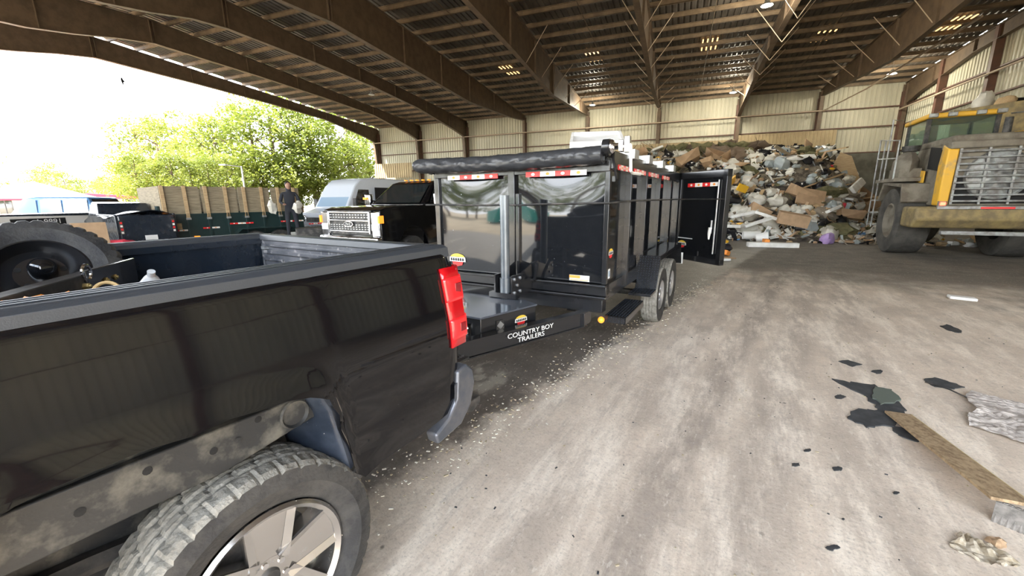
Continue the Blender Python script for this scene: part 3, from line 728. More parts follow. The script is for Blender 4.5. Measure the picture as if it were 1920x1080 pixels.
# cab and nose ahead of the bed
def cabprism(parent, name, prof, half, belt, inset, m, x0=0):
    mb = MB(); n = len(prof)
    def P(u, z, s): 
        k = max(0, (z-belt))/.6*inset
        return (u, s*(half-k), z)
    vs = [P(u, z, -1) for u, z in prof]+[P(u, z, 1) for u, z in prof]
    mb.add(vs, [tuple(range(n))[::-1], tuple(range(n, 2*n))]+[(i, (i+1) % n, n+(i+1) % n, n+i) for i in range(n)])
    return mb.build(name, m, parent, smooth=30, bevel=.03)
low = [(1.86, .50), (1.86, 1.30), (4.0, 1.28), (5.35, 1.18), (5.5, 1.0), (5.5, .55), (5.15, .5)]+arc(4.68, .45, .50, 5, 175, 10)+[(4.15, .45)]
cabprism(truck, 'cab_body', low, .99, 1.0, .06, 'paint')
cabprism(truck, 'cab_top', [(1.88, 1.26), (1.98, 1.86), (2.2, 1.91), (3.3, 1.90), (3.6, 1.84), (4.15, 1.28)], .96, 1.28, .20, 'paint')
cabprism(truck, 'cab_glass', [(1.93, 1.36), (2.0, 1.80), (3.3, 1.82), (3.52, 1.80), (3.98, 1.34)], .968, 1.28, .20, 'glass')
MB().b2((1.80, -.78, 1.42), (1.90, .78, 1.80)).build('rear_window', 'glass', truck, bevel=.02)
mb = MB(); mb.b2((5.48, -.75, .75), (5.53, .75, 1.12)); mb.build('grille', 'chrome', truck, bevel=.01)
for s in (1, -1):
    mb = MB(); mb.box((3.55, s*1.13, 1.36), (.10, .22, .24)); mb.build('door_mirror', 'paint', truck, bevel=.03)

# ------------------------------------------------------------------ things lying in the near bed
def inbed(u, v, z):
    th = heading(KYAW); return Vector((KX+math.cos(th)*u-math.sin(th)*v, KY+math.sin(th)*u+math.cos(th)*v, z))
sp_loc = inbed(1.17, -.46, 1.385)
to_cam = (Vector((0, 0, 1.7))-sp_loc).normalized()
nrm = Vector((to_cam.x, to_cam.y, .70)).normalized()
spare = thing('spare_tire', sp_loc, 0, 'spare trailer tyre on a black steel rim leaning in the pickup bed', 'tire')
spare.scale = (.84, .84, .84)
q = Vector((0, 1, 0)).rotation_difference(nrm); spare.rotation_mode = 'QUATERNION'; spare.rotation_quaternion = q
h = .10
mb = MB(); r_ = .335
def rf(rr, hh, a, j):
    k = int(round(a/(2*PI)*144))
    if j in (2, 3) and k % 4 in (0,): return rr-.012
    return rr
mb.lathe([(.19, -h*.8), (.26, -h), (r_-.02, -h*.85), (r_, -h*.6), (r_, -.02), (r_-.008, -.012), (r_-.008, .012), (r_, .02), (r_, h*.6), (r_-.02, h*.85), (.26, h), (.19, h*.8), (.185, 0), (.19, -h*.8)], n=144, rfun=lambda rr, hh, a, j: rr-(.012 if j in (2, 3, 8, 9) and int(round(a/(2*PI)*144)) % 4 == 0 else 0), mfun=lambda j: 1 if 2 <= j <= 8 else 0)
mb.build('tire', ['rubber', 'dsteel'], spare, smooth=25)
mb = MB(); mb.lathe([(.195, h*.82), (.185, h*.86), (.175, h*.6), (.16, h*.2), (.12, h*.35), (.10, h*.55), (.0, h*.55)], n=48)
rim = mb.build('rim', 'tsteel', spare, smooth=40)
mb = MB(); mb.lathe([(.055, h*.5), (.055, h*.9), (.045, h*1.15), (.02, h*1.3), (0, h*1.33)], c=(-.02, 0, 0), n=24); mb.build('hub_dome', 'tpaint', rim, smooth=60)
mb = MB()
for k in range(5): a = R(72*k+20); mb.lathe([(0, h*.58), (.014, h*.585), (.015, h*.5)], c=(math.cos(a)*.085, 0, math.sin(a)*.085), n=10)
each(mb, 'bolt_hole', 'dark', rim)
# black steel hitch bar with brass bolts
A_, B_ = inbed(1.45, .45, 1.40), inbed(.93, -.29, 1.395)
bar = thing('steel_bar', (A_+B_)/2, 0, 'heavy black steel bar with brass bolts lying across the spare tyre', 'steel bar')
d = (B_-A_); bar.rotation_mode = 'QUATERNION'; bar.rotation_quaternion = Vector((1, 0, 0)).rotation_difference(d.normalized())
L = d.length
MB().box((0, 0, 0), (L, .06, .10)).build('bar', 'dsteel', bar, bevel=.004)
MB().box((L*.27, -.035, 0), (L*.48, .012, .125)).build('side_plate', 'tsteel', bar, bevel=.003)
for k, x in enumerate((.02, .16, .24)):
    mb = MB(); mb.lathe([(0, -.054), (.007, -.053), (.008, -.048), (.013, -.046), (.014, -.03)], c=(x, 0, .005), n=6); mb.lathe([(0, .0)], n=1) if 0 else None
    mb.build('bolt', 'bolt', bar)
mb = MB(); pts = [(.03*math.cos(R(a))+.01, -.05, .06+.03*math.sin(R(a))) for a in range(-60, 250, 20)]; mb.tube(pts, .005, 6); mb.build('ring', 'chrome', bar)
def tinybox(name, m, u, v, z, d, rot, label, cat, group=None, bend=0):
    mb = MB().box((0, 0, 0), d); o = mb.build(name, m, None, bevel=min(d)*.15, loc=inbed(u, v, z), rot=rot); return tag(o, label, cat, group)
o = MB()
for k in range(3): o.blob((.05*k-.05, .01*k, .0), (.055, .045, .035), amp=.35, sc=3, seed=k)
tag(o.build('paper_wrapper', 'orange', None, smooth=20, loc=inbed(1.36, .50, 1.41), rot=(0, 0, .7)), 'crumpled orange and white wrapper at the near corner of the pickup bed', 'wrapper')
tinybox('wood_board', 'wood_grey', 1.12, .60, 1.40, (.62, .12, .02), (0, .0, heading(KYAW)), 'pale board lying inside the bed rail of the near pickup', 'board')
mb = MB(); mb.tube([Vector((.035*math.cos(R(a)), .03*math.sin(R(a)), .035*math.sin(R(a*1.0))+.03)) for a in range(-20, 220, 12)], .006, 6)
tag(mb.build('rope_loop', 'rope', None, loc=inbed(1.17, .42, 1.385), rot=(0, 0, heading(KYAW)+2.9)), 'tan rope loop standing up beside the spare tyre', 'rope')
mb = MB(); mb.lathe([(0, 0), (.035, 0), (.038, .02), (.038, .11), (.02, .15), (.012, .16), (.012, .18), (0, .18)], ax='z', n=20)
bt = mb.build('plastic_bottle', mat('clear plastic', (.75, .78, .8), .08, alpha=.55), None, loc=inbed(1.04, .34, 1.33), rot=(.5, .4, .3)); tag(bt, 'clear plastic bottle lying past the end of the black steel bar', 'bottle')
MB().lathe([(.039, .035), (.039, .085)], ax='z', n=20).build('bottle_label', 'orange', bt)
o = MB().blob((0, 0, 0), (.05, .035, .03), amp=.4, sc=3, seed=4); tag(o.build('orange_wrapper', 'orange', None, smooth=20, loc=inbed(1.00, .42, 1.39)), 'orange wrapper scrap beside the plastic bottle in the bed', 'wrapper')
tinybox('paper_scrap', 'foam', 1.25, .40, 1.40, (.06, .01, .06), (.4, .3, .5), 'small white paper scrap tucked under the steel bar in the bed', 'paper')
tinybox('timber_block', 'dsteel', 1.25, .42, 1.15, (.85, .52, .44), (0, 0, heading(KYAW)), 'dark tool chest under the board and rope in the pickup bed', 'tool chest')

# ================================================================== DUMP TRAILER HITCHED BEHIND
TX, TY, TYAW = .0352, 4.5891, .52
tr = thing('dump_trailer', (TX, TY, 0), heading(TYAW), 'glossy black tandem axle dump trailer hitched to the near pickup, with rolled tarp', 'dump trailer')
HW, ZF, ZT, LEN = 1.05, .86, 2.03, 4.30
# front wall: two panels whose faces dish so that their tops look at the sky
for (v0, v1) in ((-1.05, -.055), (.055, 1.05)):
    mb = MB()
    def fp(a, b):
        v = v0+(v1-v0)*a; z = ZF+(ZT-ZF-.06)*b; e_ = math.sin(PI*a)
        out = .010*e_*math.sin(PI*b)-.050*max(0, b-.60)**2*e_*3.0
        return (.0+out, v, z)
    mb.grid(fp, 24, 24); mb.b2((-.04, v0, ZF), (-.03, v1, ZT))
    mb.build('front_panel', 'tpaint', tr, smooth=80)
mb = MB(); mb.b2((-.03, -.055, ZF), (.05, .03, ZT)); mb.b2((-.02, .03, ZF), (.035, .075, 1.78)); mb.b2((-.02, -1.10, ZF), (.03, -1.03, ZT)); mb.b2((-.03, 1.02, ZF), (.03, 1.07, ZT)); each(mb, 'front_stake', 'tsteel', tr, bevel=.006)
mb = MB(); mb.b2((-.05, -1.07, ZT-.06), (.045, 1.07, ZT+.05)); mb.build('front_top_rail', 'tsteel', tr, bevel=.006)
# sides
for s in (1, -1):
    MB().b2((-LEN, s*(HW-.03), ZF), (-.03, s*(HW-.005), ZT-.02)).build('side_panel', 'tpaint', tr)
    MB().b2((-LEN, s*(HW-.05), ZT-.04), (.02, s*(HW+.05), ZT+.13)).build('side_top_rail', 'tsteel', tr, bevel=.008)
    for k, u_ in enumerate((.66, 1.45, 2.35, 3.3)):
        mb = MB(); mb.b2((-u_-.045, s*(HW-.01), ZF-.13), (-u_+.01, s*(HW+.06), ZT-.03)); mb.build('side_rib', 'tsteel', tr, bevel=.006)
    mb = MB(); mb.b2((-LEN-.03, s*(HW-.04), ZF-.14), (-LEN+.07, s*(HW+.05), ZT)); mb.build('corner_post', 'tsteel', tr, bevel=.006)
    MB().b2((-LEN, s*(HW-.06), ZF-.16), (.03, s*(HW+.03), ZF)).build('side_sill', 'tsteel', tr, bevel=.006)
    for k, u_ in enumerate((.70, 1.45, 2.35, 3.3)):
        mb = MB(); mb.b2((-u_-.10, s*(HW-.0), ZT+.10), (-u_+.10, s*(HW+.09), ZT+.20)); mb.b2((-u_-.10, s*(HW-.07), ZT+.13), (-u_+.10, s*(HW+.0), ZT+.20)); mb.build('stake_pocket', 'galv', tr, bevel=.004)
def tape(u0, v0, u1, v1, z, hgt, n, nrm, first=0):
    for k in range(n):
        a, b = k/n, (k+1)/n
        p0 = Vector((u0+(u1-u0)*a, v0+(v1-v0)*a, 0)); p1 = Vector((u0+(u1-u0)*b, v0+(v1-v0)*b, 0)); nn = Vector((*nrm, 0))*.003
        yield (p0, p1, nn, z, hgt, (k+first) % 2)
def add_tape(parent, *a, **k):
    for col in (0, 1):
        mb = MB(); 
        for p0, p1, nn, z, hh, c_ in tape(*a, **k):
            if c_ != col: continue
            q = [p0+Vector((0, 0, z)), p1+Vector((0, 0, z)), p1+Vector((0, 0, z+hh)), p0+Vector((0, 0, z+hh))]
            mb.add([p+nn for p in q]+[p-nn for p in q], [(0, 1, 2, 3), (7, 6, 5, 4), (0, 4, 5, 1), (1, 5, 6, 2), (2, 6, 7, 3), (3, 7, 4, 0)])
        tps = each(mb, 'reflective_tape', 'red_tape' if col == 0 else 'white_tape', parent, smooth=0)
        it = iter(tps)                              # round approval marks
        for p0, p1, nn, z, hh, c_ in tape(*a, **k):
            if c_ != col: continue
            mb = MB(); tp = next(it)
            c0 = (p0+p1)/2+Vector((0, 0, z+hh/2))+nn*1.2; t_ = (p1-p0).normalized(); R_ = hh*.3
            vs = [c0+t_*R_*math.cos(2*PI*i/14)*1.4+Vector((0, 0, R_*math.sin(2*PI*i/14))) for i in range(14)]
            mb.add(vs, [tuple(range(14))])
            mb.build('tape_mark', 'orange' if col else 'white_tape', tp, smooth=0)
add_tape(tr, .048, -.87, .048, -.18, 1.945, .05, 4, (1, 0), first=1)
add_tape(tr, .048, .17, .048, .84, 1.945, .05, 4, (1, 0))
for a, b in ((.12, .58), (.76, 1.36), (1.55, 2.2), (2.5, 3.1)): add_tape(tr, -a, HW+.052, -b, HW+.052, 1.99, .05, 5, (0, 1))
# hull below the panels
mb = MB(); mb.b2((-.06, -1.08, .745), (.05, 1.08, ZF)); mb.b2((-.06, -1.08, ZF-.02), (.09, 1.08, ZF)); mb.b2((-.06, -1.08, .715), (.085, 1.08, .74)); mb.build('bed_cross_rail', 'tsteel', tr, bevel=.005)
mb = MB(); mb.b2((-.10, -1.04, .56), (.03, 1.04, .715)); mb.b2((-.08, -1.05, .70), (.05, 1.05, .715)); mb.build('frame_cross_rail', 'tsteel', tr, bevel=.005)
MB().b2((-LEN, -1.02, .80), (-.03, 1.02, .86)).build('bed_floor', 'dsteel', tr)
for s in (1, -1):
    MB().b2((-LEN, s*.62, .52), (-.05, s*.72, .74)).build('chassis_rail', 'tsteel', tr, bevel=.006)
# A-frame tongue
for s in (1, -1):
    mb = MB(); a = Vector((.10, s*.86, .50)); b = Vector((1.98, s*.06, .50)); d = b-a; ang = math.atan2(d.y, d.x)
    mb.box((a+b)/2, (d.length+.06, .06, .14), rot=(0, 0, ang))
    for z in (.425, .575): mb.box(((a+b)/2+Vector((0, 0, z-.5))+Vector((math.sin(ang)*s*.0, 0, 0))), (d.length+.06, .09, .012), rot=(0, 0, ang))
    mb.b2((-.05, s*.80, .43), (.16, s*.90, .57)); tg_ = mb.build('tongue_rail', 'tsteel', tr, bevel=.003)
    if s == 1:
        q = a.lerp(b, .36)+Vector((-math.sin(ang), math.cos(ang), 0))*.049
        text('lettering', 'COUNTRY BOY\nTRAILERS', .062, tr, q, (PI/2, 0, ang+PI), 'white', label='white COUNTRY BOY TRAILERS lettering on the tongue', sx=1.25)
mb = MB(); mb.box((2.03, 0, .50), (.20, .14, .12)); mb.box((2.15, 0, .53), (.16, .10, .08)); mb.build('coupler', 'dsteel', tr, bevel=.01)
# jack
mb = MB(); mb.tube([(1.55, -.02, .18), (1.55, -.02, .95)], .035, 12); mb.box((1.55, -.02, .17), (.16, .16, .012)); mb.tube([(1.55, -.02, .9), (1.55, .16, .9)], .01, 6); mb.build('jack', 'tsteel', tr)
# tool box following the tongue
top = [(.47, .36), (.56, .545), (1.20, .33), (1.20, -.33), (.56, -.545), (.47, -.36)]
tb = MB().prism(top, .50, .705, 'z').build('tool_box', 'tsteel', tr, bevel=.006)
lid = MB().prism([(a+(.012 if a > .8 else -.012), b*1.02) for a, b in top], .705, .722, 'z').build('tool_box_lid', mat('grey lid paint', (.07, .08, .10), .14, coat=.5), tb, bevel=.003)
n2 = Vector((.215, .64, 0)).normalized(); ang = math.atan2(.33-.545, 1.20-.56)
def onbox(f, z): return Vector((.56+.64*f, .545-.215*f, z))+Vector((-math.sin(ang), math.cos(ang), 0))*.006
def logo(parent, loc, rz, s=1., pitch=PI/2, label=None):
    e = MB(); pl = arc(0, 0, 1, 15, 165, 10); e.prism([(a*.095*s, b*.045*s+.02*s) for a, b in pl], -.001, .001, 'z')
    o = e.build('logo_decal', 'yellow', parent, smooth=0, loc=loc, rot=(pitch, 0, rz))
    if label: o['label'] = label
    MB().prism([(-.105*s, -.02*s), (.105*s, -.02*s), (.10*s, .028*s), (-.10*s, .028*s)], -.002, .003, 'z').build('logo_band', 'white', o, smooth=0)
    mb = MB()
    for k in range(6): mb.b2(((-.088+.03*k)*s, -.012*s, .002), ((-.068+.03*k)*s, .018*s, .004)); mb.b2(((-.082+.03*k)*s, -.006*s, .002), ((-.06+.03*k)*s, .0*s, .004))
    mb.build('logo_marks', 'dark', o, smooth=0)
    MB().prism([(-.07*s, -.02*s), (.07*s, -.02*s), (.06*s, -.055*s), (0, -.07*s), (-.06*s, -.055*s)], -.001, .001, 'z').build('logo_shield', 'red_tape', o, smooth=0)
    return o
logo(tb, onbox(.30, .605), ang+PI, .72, label='orange and red badge on the tool box')
o = MB().box((0, 0, 0), (.09, .004, .09)).build('box_latch', 'dsteel', tb, loc=onbox(.68, .61), rot=(0, 0, ang)); o2 = MB().box((0, .004, 0), (.055, .004, .055), rot=(0, .78, 0)).build('latch_plate', 'galv', o)
mb = MB(); mb.box((1.208, .17, .60), (.012, .13, .11)); mb.lathe([(.03, 1.212), (.03, 1.225), (.02, 1.225), (.018, 1.212)], c=(0, .17, .60), ax='x', n=14); mb.tube([(1.22, .13, .57), (1.235, .17, .60), (1.22, .20, .56)], .007, 6); mb.build('paddle_latch', 'chrome', tb)
# hydraulic post
mb = MB(); mb.tube([(.45, .14, .56), (.45, .14, 1.755)], .046, 20); mb.tube([(.45, .14, 1.66), (.45, .14, 1.757)], .049, 20); mb.tube([(.45, .14, .74), (.45, .14, .93)], .058, 20)
po = mb.build('hydraulic_post', 'grey_post', tr)
for s in (-1, 1):
    mb = MB(); mb.b2((.06, .14+s*.10-.008, .73), (.50, .14+s*.10+.008, .96)); mb.prism([(.06, .96), (.06, 1.04), (.30, .96)], .14+s*.10-.008, .14+s*.10+.008, 'y'); mb.build('post_bracket', 'tsteel', po)
    mb = MB()
    for u_, z_ in ((.46, .78), (.46, .92), (.40, .85), (.34, .78), (.34, .92)): mb.lathe([(0, s*.024), (.016, s*.022), (.017, s*.008)], c=(u_, .14+s*.10, z_), n=6)
    each(mb, 'bracket_bolt', 'galv', po)
mb = MB(); mb.b2((.44, -.02, .73), (.52, .30, .78)); mb.tube([(.10, .30, .86), (.16, .36, 1.05)], .02, 6); each(mb, 'post_base', 'tsteel', po)
# tarp roll, arms, crank
mb = MB()
def tr_(a, b):
    th = 2*PI*b; v = -1.27+2.30*a
    r = .094-.013*abs(noise.noise(Vector((v*6.5+th*1.3, math.sin(th)*1.2, math.cos(th)*1.2))))*1.5+.004*noise.noise(Vector((v*14, math.sin(th)*3, math.cos(th)*3)))
    if a < .03: r *= .75+.25*a/.03
    sag = -.02*math.sin(PI*a)
    return (.14+r*math.cos(th), v, 2.115+sag+r*math.sin(th)*.92)
mb.grid(tr_, 260, 28); n = 20
mb.add([tr_(0, j/28) for j in range(28)], [tuple(range(28))]); mb.add([tr_(1, j/28) for j in range(28)], [tuple(range(28))[::-1]])
tp = mb.build('tarp_roll', 'tarp', tr, smooth=60)
mb = MB(); mb.tube([(.14, 1.03, 2.175), (.14, 1.09, 2.175)], .075, 16); mb.build('roll_hub', 'tsteel', tp)
mb = MB(); mb.tube([(.14, 1.09, 2.18), (.14, 1.11, 2.18), (.14, 1.13, 2.18)], [.06, .065, .05], 14); mb.tube([(.14, 1.12, 2.18), (.14, 1.26, 2.18)], .03, 10); mb.box((.14, 1.20, 2.18), (.10, .04, .10)); mb.box((.14, 1.25, 2.19), (.06, .05, .14)); mb.build('crank_gear', 'chrome', tp, bevel=.004)
mb = MB(); mb.tube([(.14, 1.26, 2.20), (.13, 1.275, 2.18), (.10, 1.28, 1.96), (.03, 1.28, 1.945), (-.28, 1.28, 1.95)], .014, 8); mb.build('crank_handle', 'white', tp)
mb = MB(); mb.tube([(.02, 1.08, 2.12), (.06, 1.12, 2.0), (.0, 1.12, 1.90), (-.05, 1.10, 1.92)], .012, 6); mb.box((.0, 1.10, 1.9), (.03, .03, .05)); mb.build('tarp_hook', 'tsteel', tp)
mb = MB(); mb.b2((.0, -1.12, 2.06), (.16, -1.02, 2.10)); mb.b2((-.02, -1.16, 2.02), (.05, -1.10, 2.12)); mb.b2((.0, .98, 2.06), (.16, 1.05, 2.10)); each(mb, 'roll_bracket', 'tsteel', tp)
# fenders with tread plate, steps, lamps
dp = mat('black tread plate', (.05, .062, .082), .3, metal=.4)
def treadplate(mb, P0, du, dv, nu, nv, nrm):
    P0, du, dv, nrm = map(Vector, (P0, du, dv, nrm)); nrm.normalize(); a = du.normalized(); b = dv.normalized()
    for i in range(nu):
        for j in range(nv):
            c = P0+du*((i+.5)/nu)+dv*((j+.5)/nv); ang = PI/4 if (i+j) % 2 else -PI/4
            x = (a*math.cos(ang)+b*math.sin(ang)); y = nrm.cross(x); L = min(du.length/nu, dv.length/nv)*.46
            mb.add([c-x*L-nrm*.001, c-y*L*.28, c+x*L-nrm*.001, c+y*L*.28, c+nrm*.004], [(0, 1, 4), (1, 2, 4), (2, 3, 4), (3, 0, 4)])
for s in (1, -1):
    y0, y1 = s*1.07, s*1.335
    prof = [(-1.25, .58), (-1.44, .99), (-3.25, .99), (-3.45, .62)]
    mb = MB(); t_ = .012
    inn = [(-1.265, .58), (-1.45, .978), (-3.24, .978), (-3.435, .62)]
    mb.prism(prof+inn[::-1], y0, y1, 'y'); mb.prism([(-1.44, .99), (-3.25, .99), (-3.27, .93), (-1.42, .93)], y1-s*.012, y1, 'y')
    mb.b2((-1.25, y0, .56), (-.92, y1, .59))
    fe = mb.build('fender', 'tsteel', tr, bevel=.003)
    mb = MB(); treadplate(mb, (-1.248, min(y0, y1), .586), (-.19, 0, .40), (0, .265, 0), 14, 8, (.9, 0, .42)); treadplate(mb, (-.92, min(y0, y1), .592), (-.32, 0, 0), (0, .265, 0), 8, 7, (0, 0, 1))
    mb.build('tread_plate', dp, fe, smooth=0)
    mb = MB(); mb.b2((-.08, s*1.04, .50), (-.90, s*1.26, .515)); mb.b2((-.08, s*1.04, .44), (-.095, s*1.26, .515)); mb.b2((-.08, s*1.26, .44), (-.90, s*1.25, .515))
    st = mb.build('side_step', 'tsteel', tr)
    mb = MB(); treadplate(mb, (-.09, min(s*1.04, s*1.26), .516), (-.80, 0, 0), (0, .22, 0), 24, 7, (0, 0, 1)); treadplate(mb, (-.079, min(s*1.04, s*1.26), .445), (0, .22, 0), (0, 0, .065), 8, 3, (1, 0, 0)); mb.build('tread_plate', dp, st, smooth=0)
for s in (1, -1):
    for u_ in (-1.87, -2.76): make_wheel(tr, (u_, s*1.205, .392), .392, .225, .212, 'silver', s, tread='dusty_rubber')
mb = MB(); mb.tube([(-1.87, -1.1, .392), (-1.87, 1.1, .392)], .045, 8); mb.tube([(-2.76, -1.1, .392), (-2.76, 1.1, .392)], .045, 8); each(mb, 'axle', 'dsteel', tr)
mb = MB(); mb.blob((-.02, 1.02, .475), (.035, .035, .035), amp=0); mb.build('marker_lamp', 'amber', tr)
mb = MB(); mb.b2((-3.9, 1.20, .55), (-3.88, 1.3, .75)); each(mb, 'mud_reflector', 'white', tr)
# decals
o = MB().box((.0, 0, 0), (.004, .22, .06)).build('warning_label', 'white', tr, loc=(.014, .78, .905)); MB().box((.003, -.05, .012), (.003, .12, .03)).build('label_orange', 'orange', o); MB().box((.003, 0, -.02), (.003, .2, .008)).build('label_line', 'orange', o)
logo(tr, Vector((.013, -.80, 1.0)), PI/2, 1.15, label='orange white and red badge on the front panel')
o = MB().box((0, 0, 0), (.07, .004, .10)).build('white_label', 'white', tr, loc=(-.13, 1.049, .95)); MB().box((.0, .003, .0), (.04, .003, .06)).build('label_print', 'blueglass', o)
logo(tr, Vector((-.17, 1.049, 1.16)), PI, .75)
# rear door swung out
hinge = Vector((-LEN-.02, 1.10, 0)); ddir = Vector((.66, .75, 0)).normalized()
dang = math.atan2(ddir.y, ddir.x)
door = thing('rear_door', hinge, dang); door.parent = tr
MB().b2((0, -.025, .66), (1.10, .025, 2.12)).build('door_skin', 'tpaint', door)
mb = MB()
for a, b in (((0, -.05, .62), (.09, .05, 2.16)), ((1.03, -.05, .62), (1.12, .05, 2.16)), ((0, -.05, .60), (1.12, .05, .70)), ((0, -.05, 2.04), (1.12, .05, 2.16))): mb.b2(a, b)
mb.build('door_frame', 'tsteel', door, bevel=.006)
face = 1
# outward face of the opened door looks forward: find which local y side faces +x of trailer
ny = Vector((-math.sin(dang), math.cos(dang), 0)); fs = 1 if ny.x > 0 else -1
def ond(x, z, off=.028): return Vector((x, fs*off, z))
add_tape(door, .24, fs*.03, .93, fs*.03, 1.90, .065, 4, (0, fs))
mb = MB(); mb.tube([(.96, fs*.05, .78), (.96, fs*.05, 2.0)], .012, 8); mb.tube([(.88, fs*.05, 1.12), (.88, fs*.05, 1.34)], .016, 8); each(mb, 'lock_rod', 'galv', door)
mb = MB(); mb.tube([(.885, fs*.07, 1.22), (.875, fs*.075, 1.12), (.87, fs*.07, 1.02)], [.03, .026, .012], 8); mb.build('door_handle', 'white', door)
MB().b2(ond(.08, .985), ond(.45, 1.0, .033)).build('web_lettering', 'white', door)
logo(door, ond(.20, .88, .032), PI if fs > 0 else 0, 1.0)
for z in (.9, 1.4, 1.95): MB().tube([(-.02, 0, z-.05), (-.02, 0, z+.05)], .03, 8).build('door_hinge', 'dsteel', door)
# right door, closed against the other side
door2 = thing('rear_door', Vector((-LEN-.02, -1.10, 0)), math.atan2(-.75, .66)); door2.parent = tr
MB().b2((0, -.025, .66), (1.10, .025, 2.12)).build('door_skin', 'tpaint', door2)
# cord around the trailer
def tl(u, v, z):
    th = heading(TYAW); return Vector((TX+math.cos(th)*u-math.sin(th)*v, TY+math.sin(th)*u+math.cos(th)*v, z))
pts = [tl(.06, -1.22, 1.66), tl(.055, -1.0, 1.662), tl(.06, -.4, 1.655), tl(.075, -.1, 1.66), tl(.075, .1, 1.655), tl(.07, .3, 1.665), tl(.05, .8, 1.672), tl(.045, 1.08, 1.675), tl(-.02, 1.125, 1.68), tl(-.7, 1.13, 1.69), tl(-1.5, 1.13, 1.69), tl(-3.3, 1.13, 1.69), tl(-4.1, 1.22, 1.69)]
dd = tl(-4.12+.0, 1.24, 1.69); e_ = tl(hinge.x+ddir.x*1.12+.07, hinge.y+ddir.y*1.12-.05, 1.69)
pts += [e_]
tag(MB().tube(pts, .010, 8).build('rubber_cord', 'dsteel', None), 'thin black rubber cord strung at eye level around the dump trailer', 'cord')
# foam tray sticking out of the load
e = thing('foam_tray', tl(-.75, .66, 2.06), heading(TYAW)+.35, 'white rectangular tray sticking up out of the black dump trailer', 'tray')
mb = MB(); mb.box((0, 0, 0), (.62, .55, .03)); mb.build('panel', 'foam', e, rot=(0, .30, 0), loc=(0, 0, .30))
mb = MB(); mb.box((.31, 0, .0), (.03, .55, .07)); mb.box((-.31, 0, 0), (.03, .55, .07)); mb.box((0, .275, 0), (.65, .03, .07)); mb.box((0, -.275, 0), (.65, .03, .07)); mb.build('rim', 'foam', e, rot=(0, .30, 0), loc=(0, 0, .32))
mb = MB(); mb.tube([(0, .1, -1.0), (0, .1, .28)], .05, 6); mb.build('prop', 'foam', e)

# ================================================================== GENERIC ROAD VEHICLES
def pl(px, py, dist):                          # place on the ground along the ray through a measured point, at a given depth
    d = Fv*FPX+R2*(px-960)+U2*(540-py); k = dist/d.y; return Vector((d.x*k, d.y*k, 0))
def simple_wheel(parent, x, y, r, w, s, rim='silver'):
    t = MB().lathe([(r*.6, -w/2), (r*.95, -w/2), (r, -w*.35), (r, w*.35), (r*.95, w/2), (r*.6, w/2), (r*.58, 0), (r*.6, -w/2)], n=32).build('wheel', 'rubber', parent, loc=(x, y, r))
    mb = MB().lathe([(r*.6, s*w*.45), (r*.55, s*w*.42), (r*.5, s*w*.2), (r*.2, s*w*.3), (0, s*w*.32)], n=24); mb.build('rim', rim, t)
def profbox(parent, name, prof, half, m, belt=9, inset=0, bevel=.03, hl=.6):
    mb = MB(); n = len(prof)
    f = lambda z: half-max(0, min(1, (z-belt)/hl))*inset
    vs = [(u, -f(z), z) for u, z in prof]+[(u, f(z), z) for u, z in prof]
    mb.add(vs, [tuple(range(n))[::-1], tuple(range(n, 2*n))]+[(i, (i+1) % n, n+(i+1) % n, n+i) for i in range(n)])
    return mb.build(name, m, parent, smooth=30, bevel=bevel)

# --- black heavy duty pickup facing the camera, beyond the bed of the near one
fp = thing('heavy_pickup', (-3.80, 9.75, 0), heading(.50), 'black heavy duty pickup with chrome grille and orange roof lamps, facing the camera', 'pickup truck')
X = lambda a: -a                                # a: distance behind the grille
body = [(X(.02), .62), (X(.0), .95), (X(.02), 1.50), (X(.25), 1.57), (X(1.45), 1.60), (X(1.6), 1.62), (X(4.0), 1.62), (X(4.05), 1.60), (X(6.1), 1.55), (X(6.15), .75)]+[(X(5.35)+.0+.5*math.cos(R(a)), .55+.5*math.sin(R(a))) for a in range(180, -1, -18)]+[(X(4.6), .62), (X(1.6), .62)]+[(X(1.05)+.52*math.cos(R(a)), .58+.52*math.sin(R(a))) for a in range(180, -1, -18)]+[(X(.4), .62)]
profbox(fp, 'body', body, 1.0, 'paint', 1.0, .05, .04)
profbox(fp, 'cab', [(X(1.50), 1.60), (X(2.20), 2.18), (X(2.5), 2.25), (X(3.8), 2.24), (X(4.0), 2.1), (X(4.08), 1.6)], .95, 'paint', 1.6, .20, .04)
ws = MB(); ws.add([(X(1.56)+.02, -.80, 1.66), (X(1.56)+.02, .80, 1.66), (X(2.16)+.02, .66, 2.15), (X(2.16)+.02, -.66, 2.15)], [(0, 1, 2, 3)]); ws.build('windscreen', 'glass', fp, smooth=0)
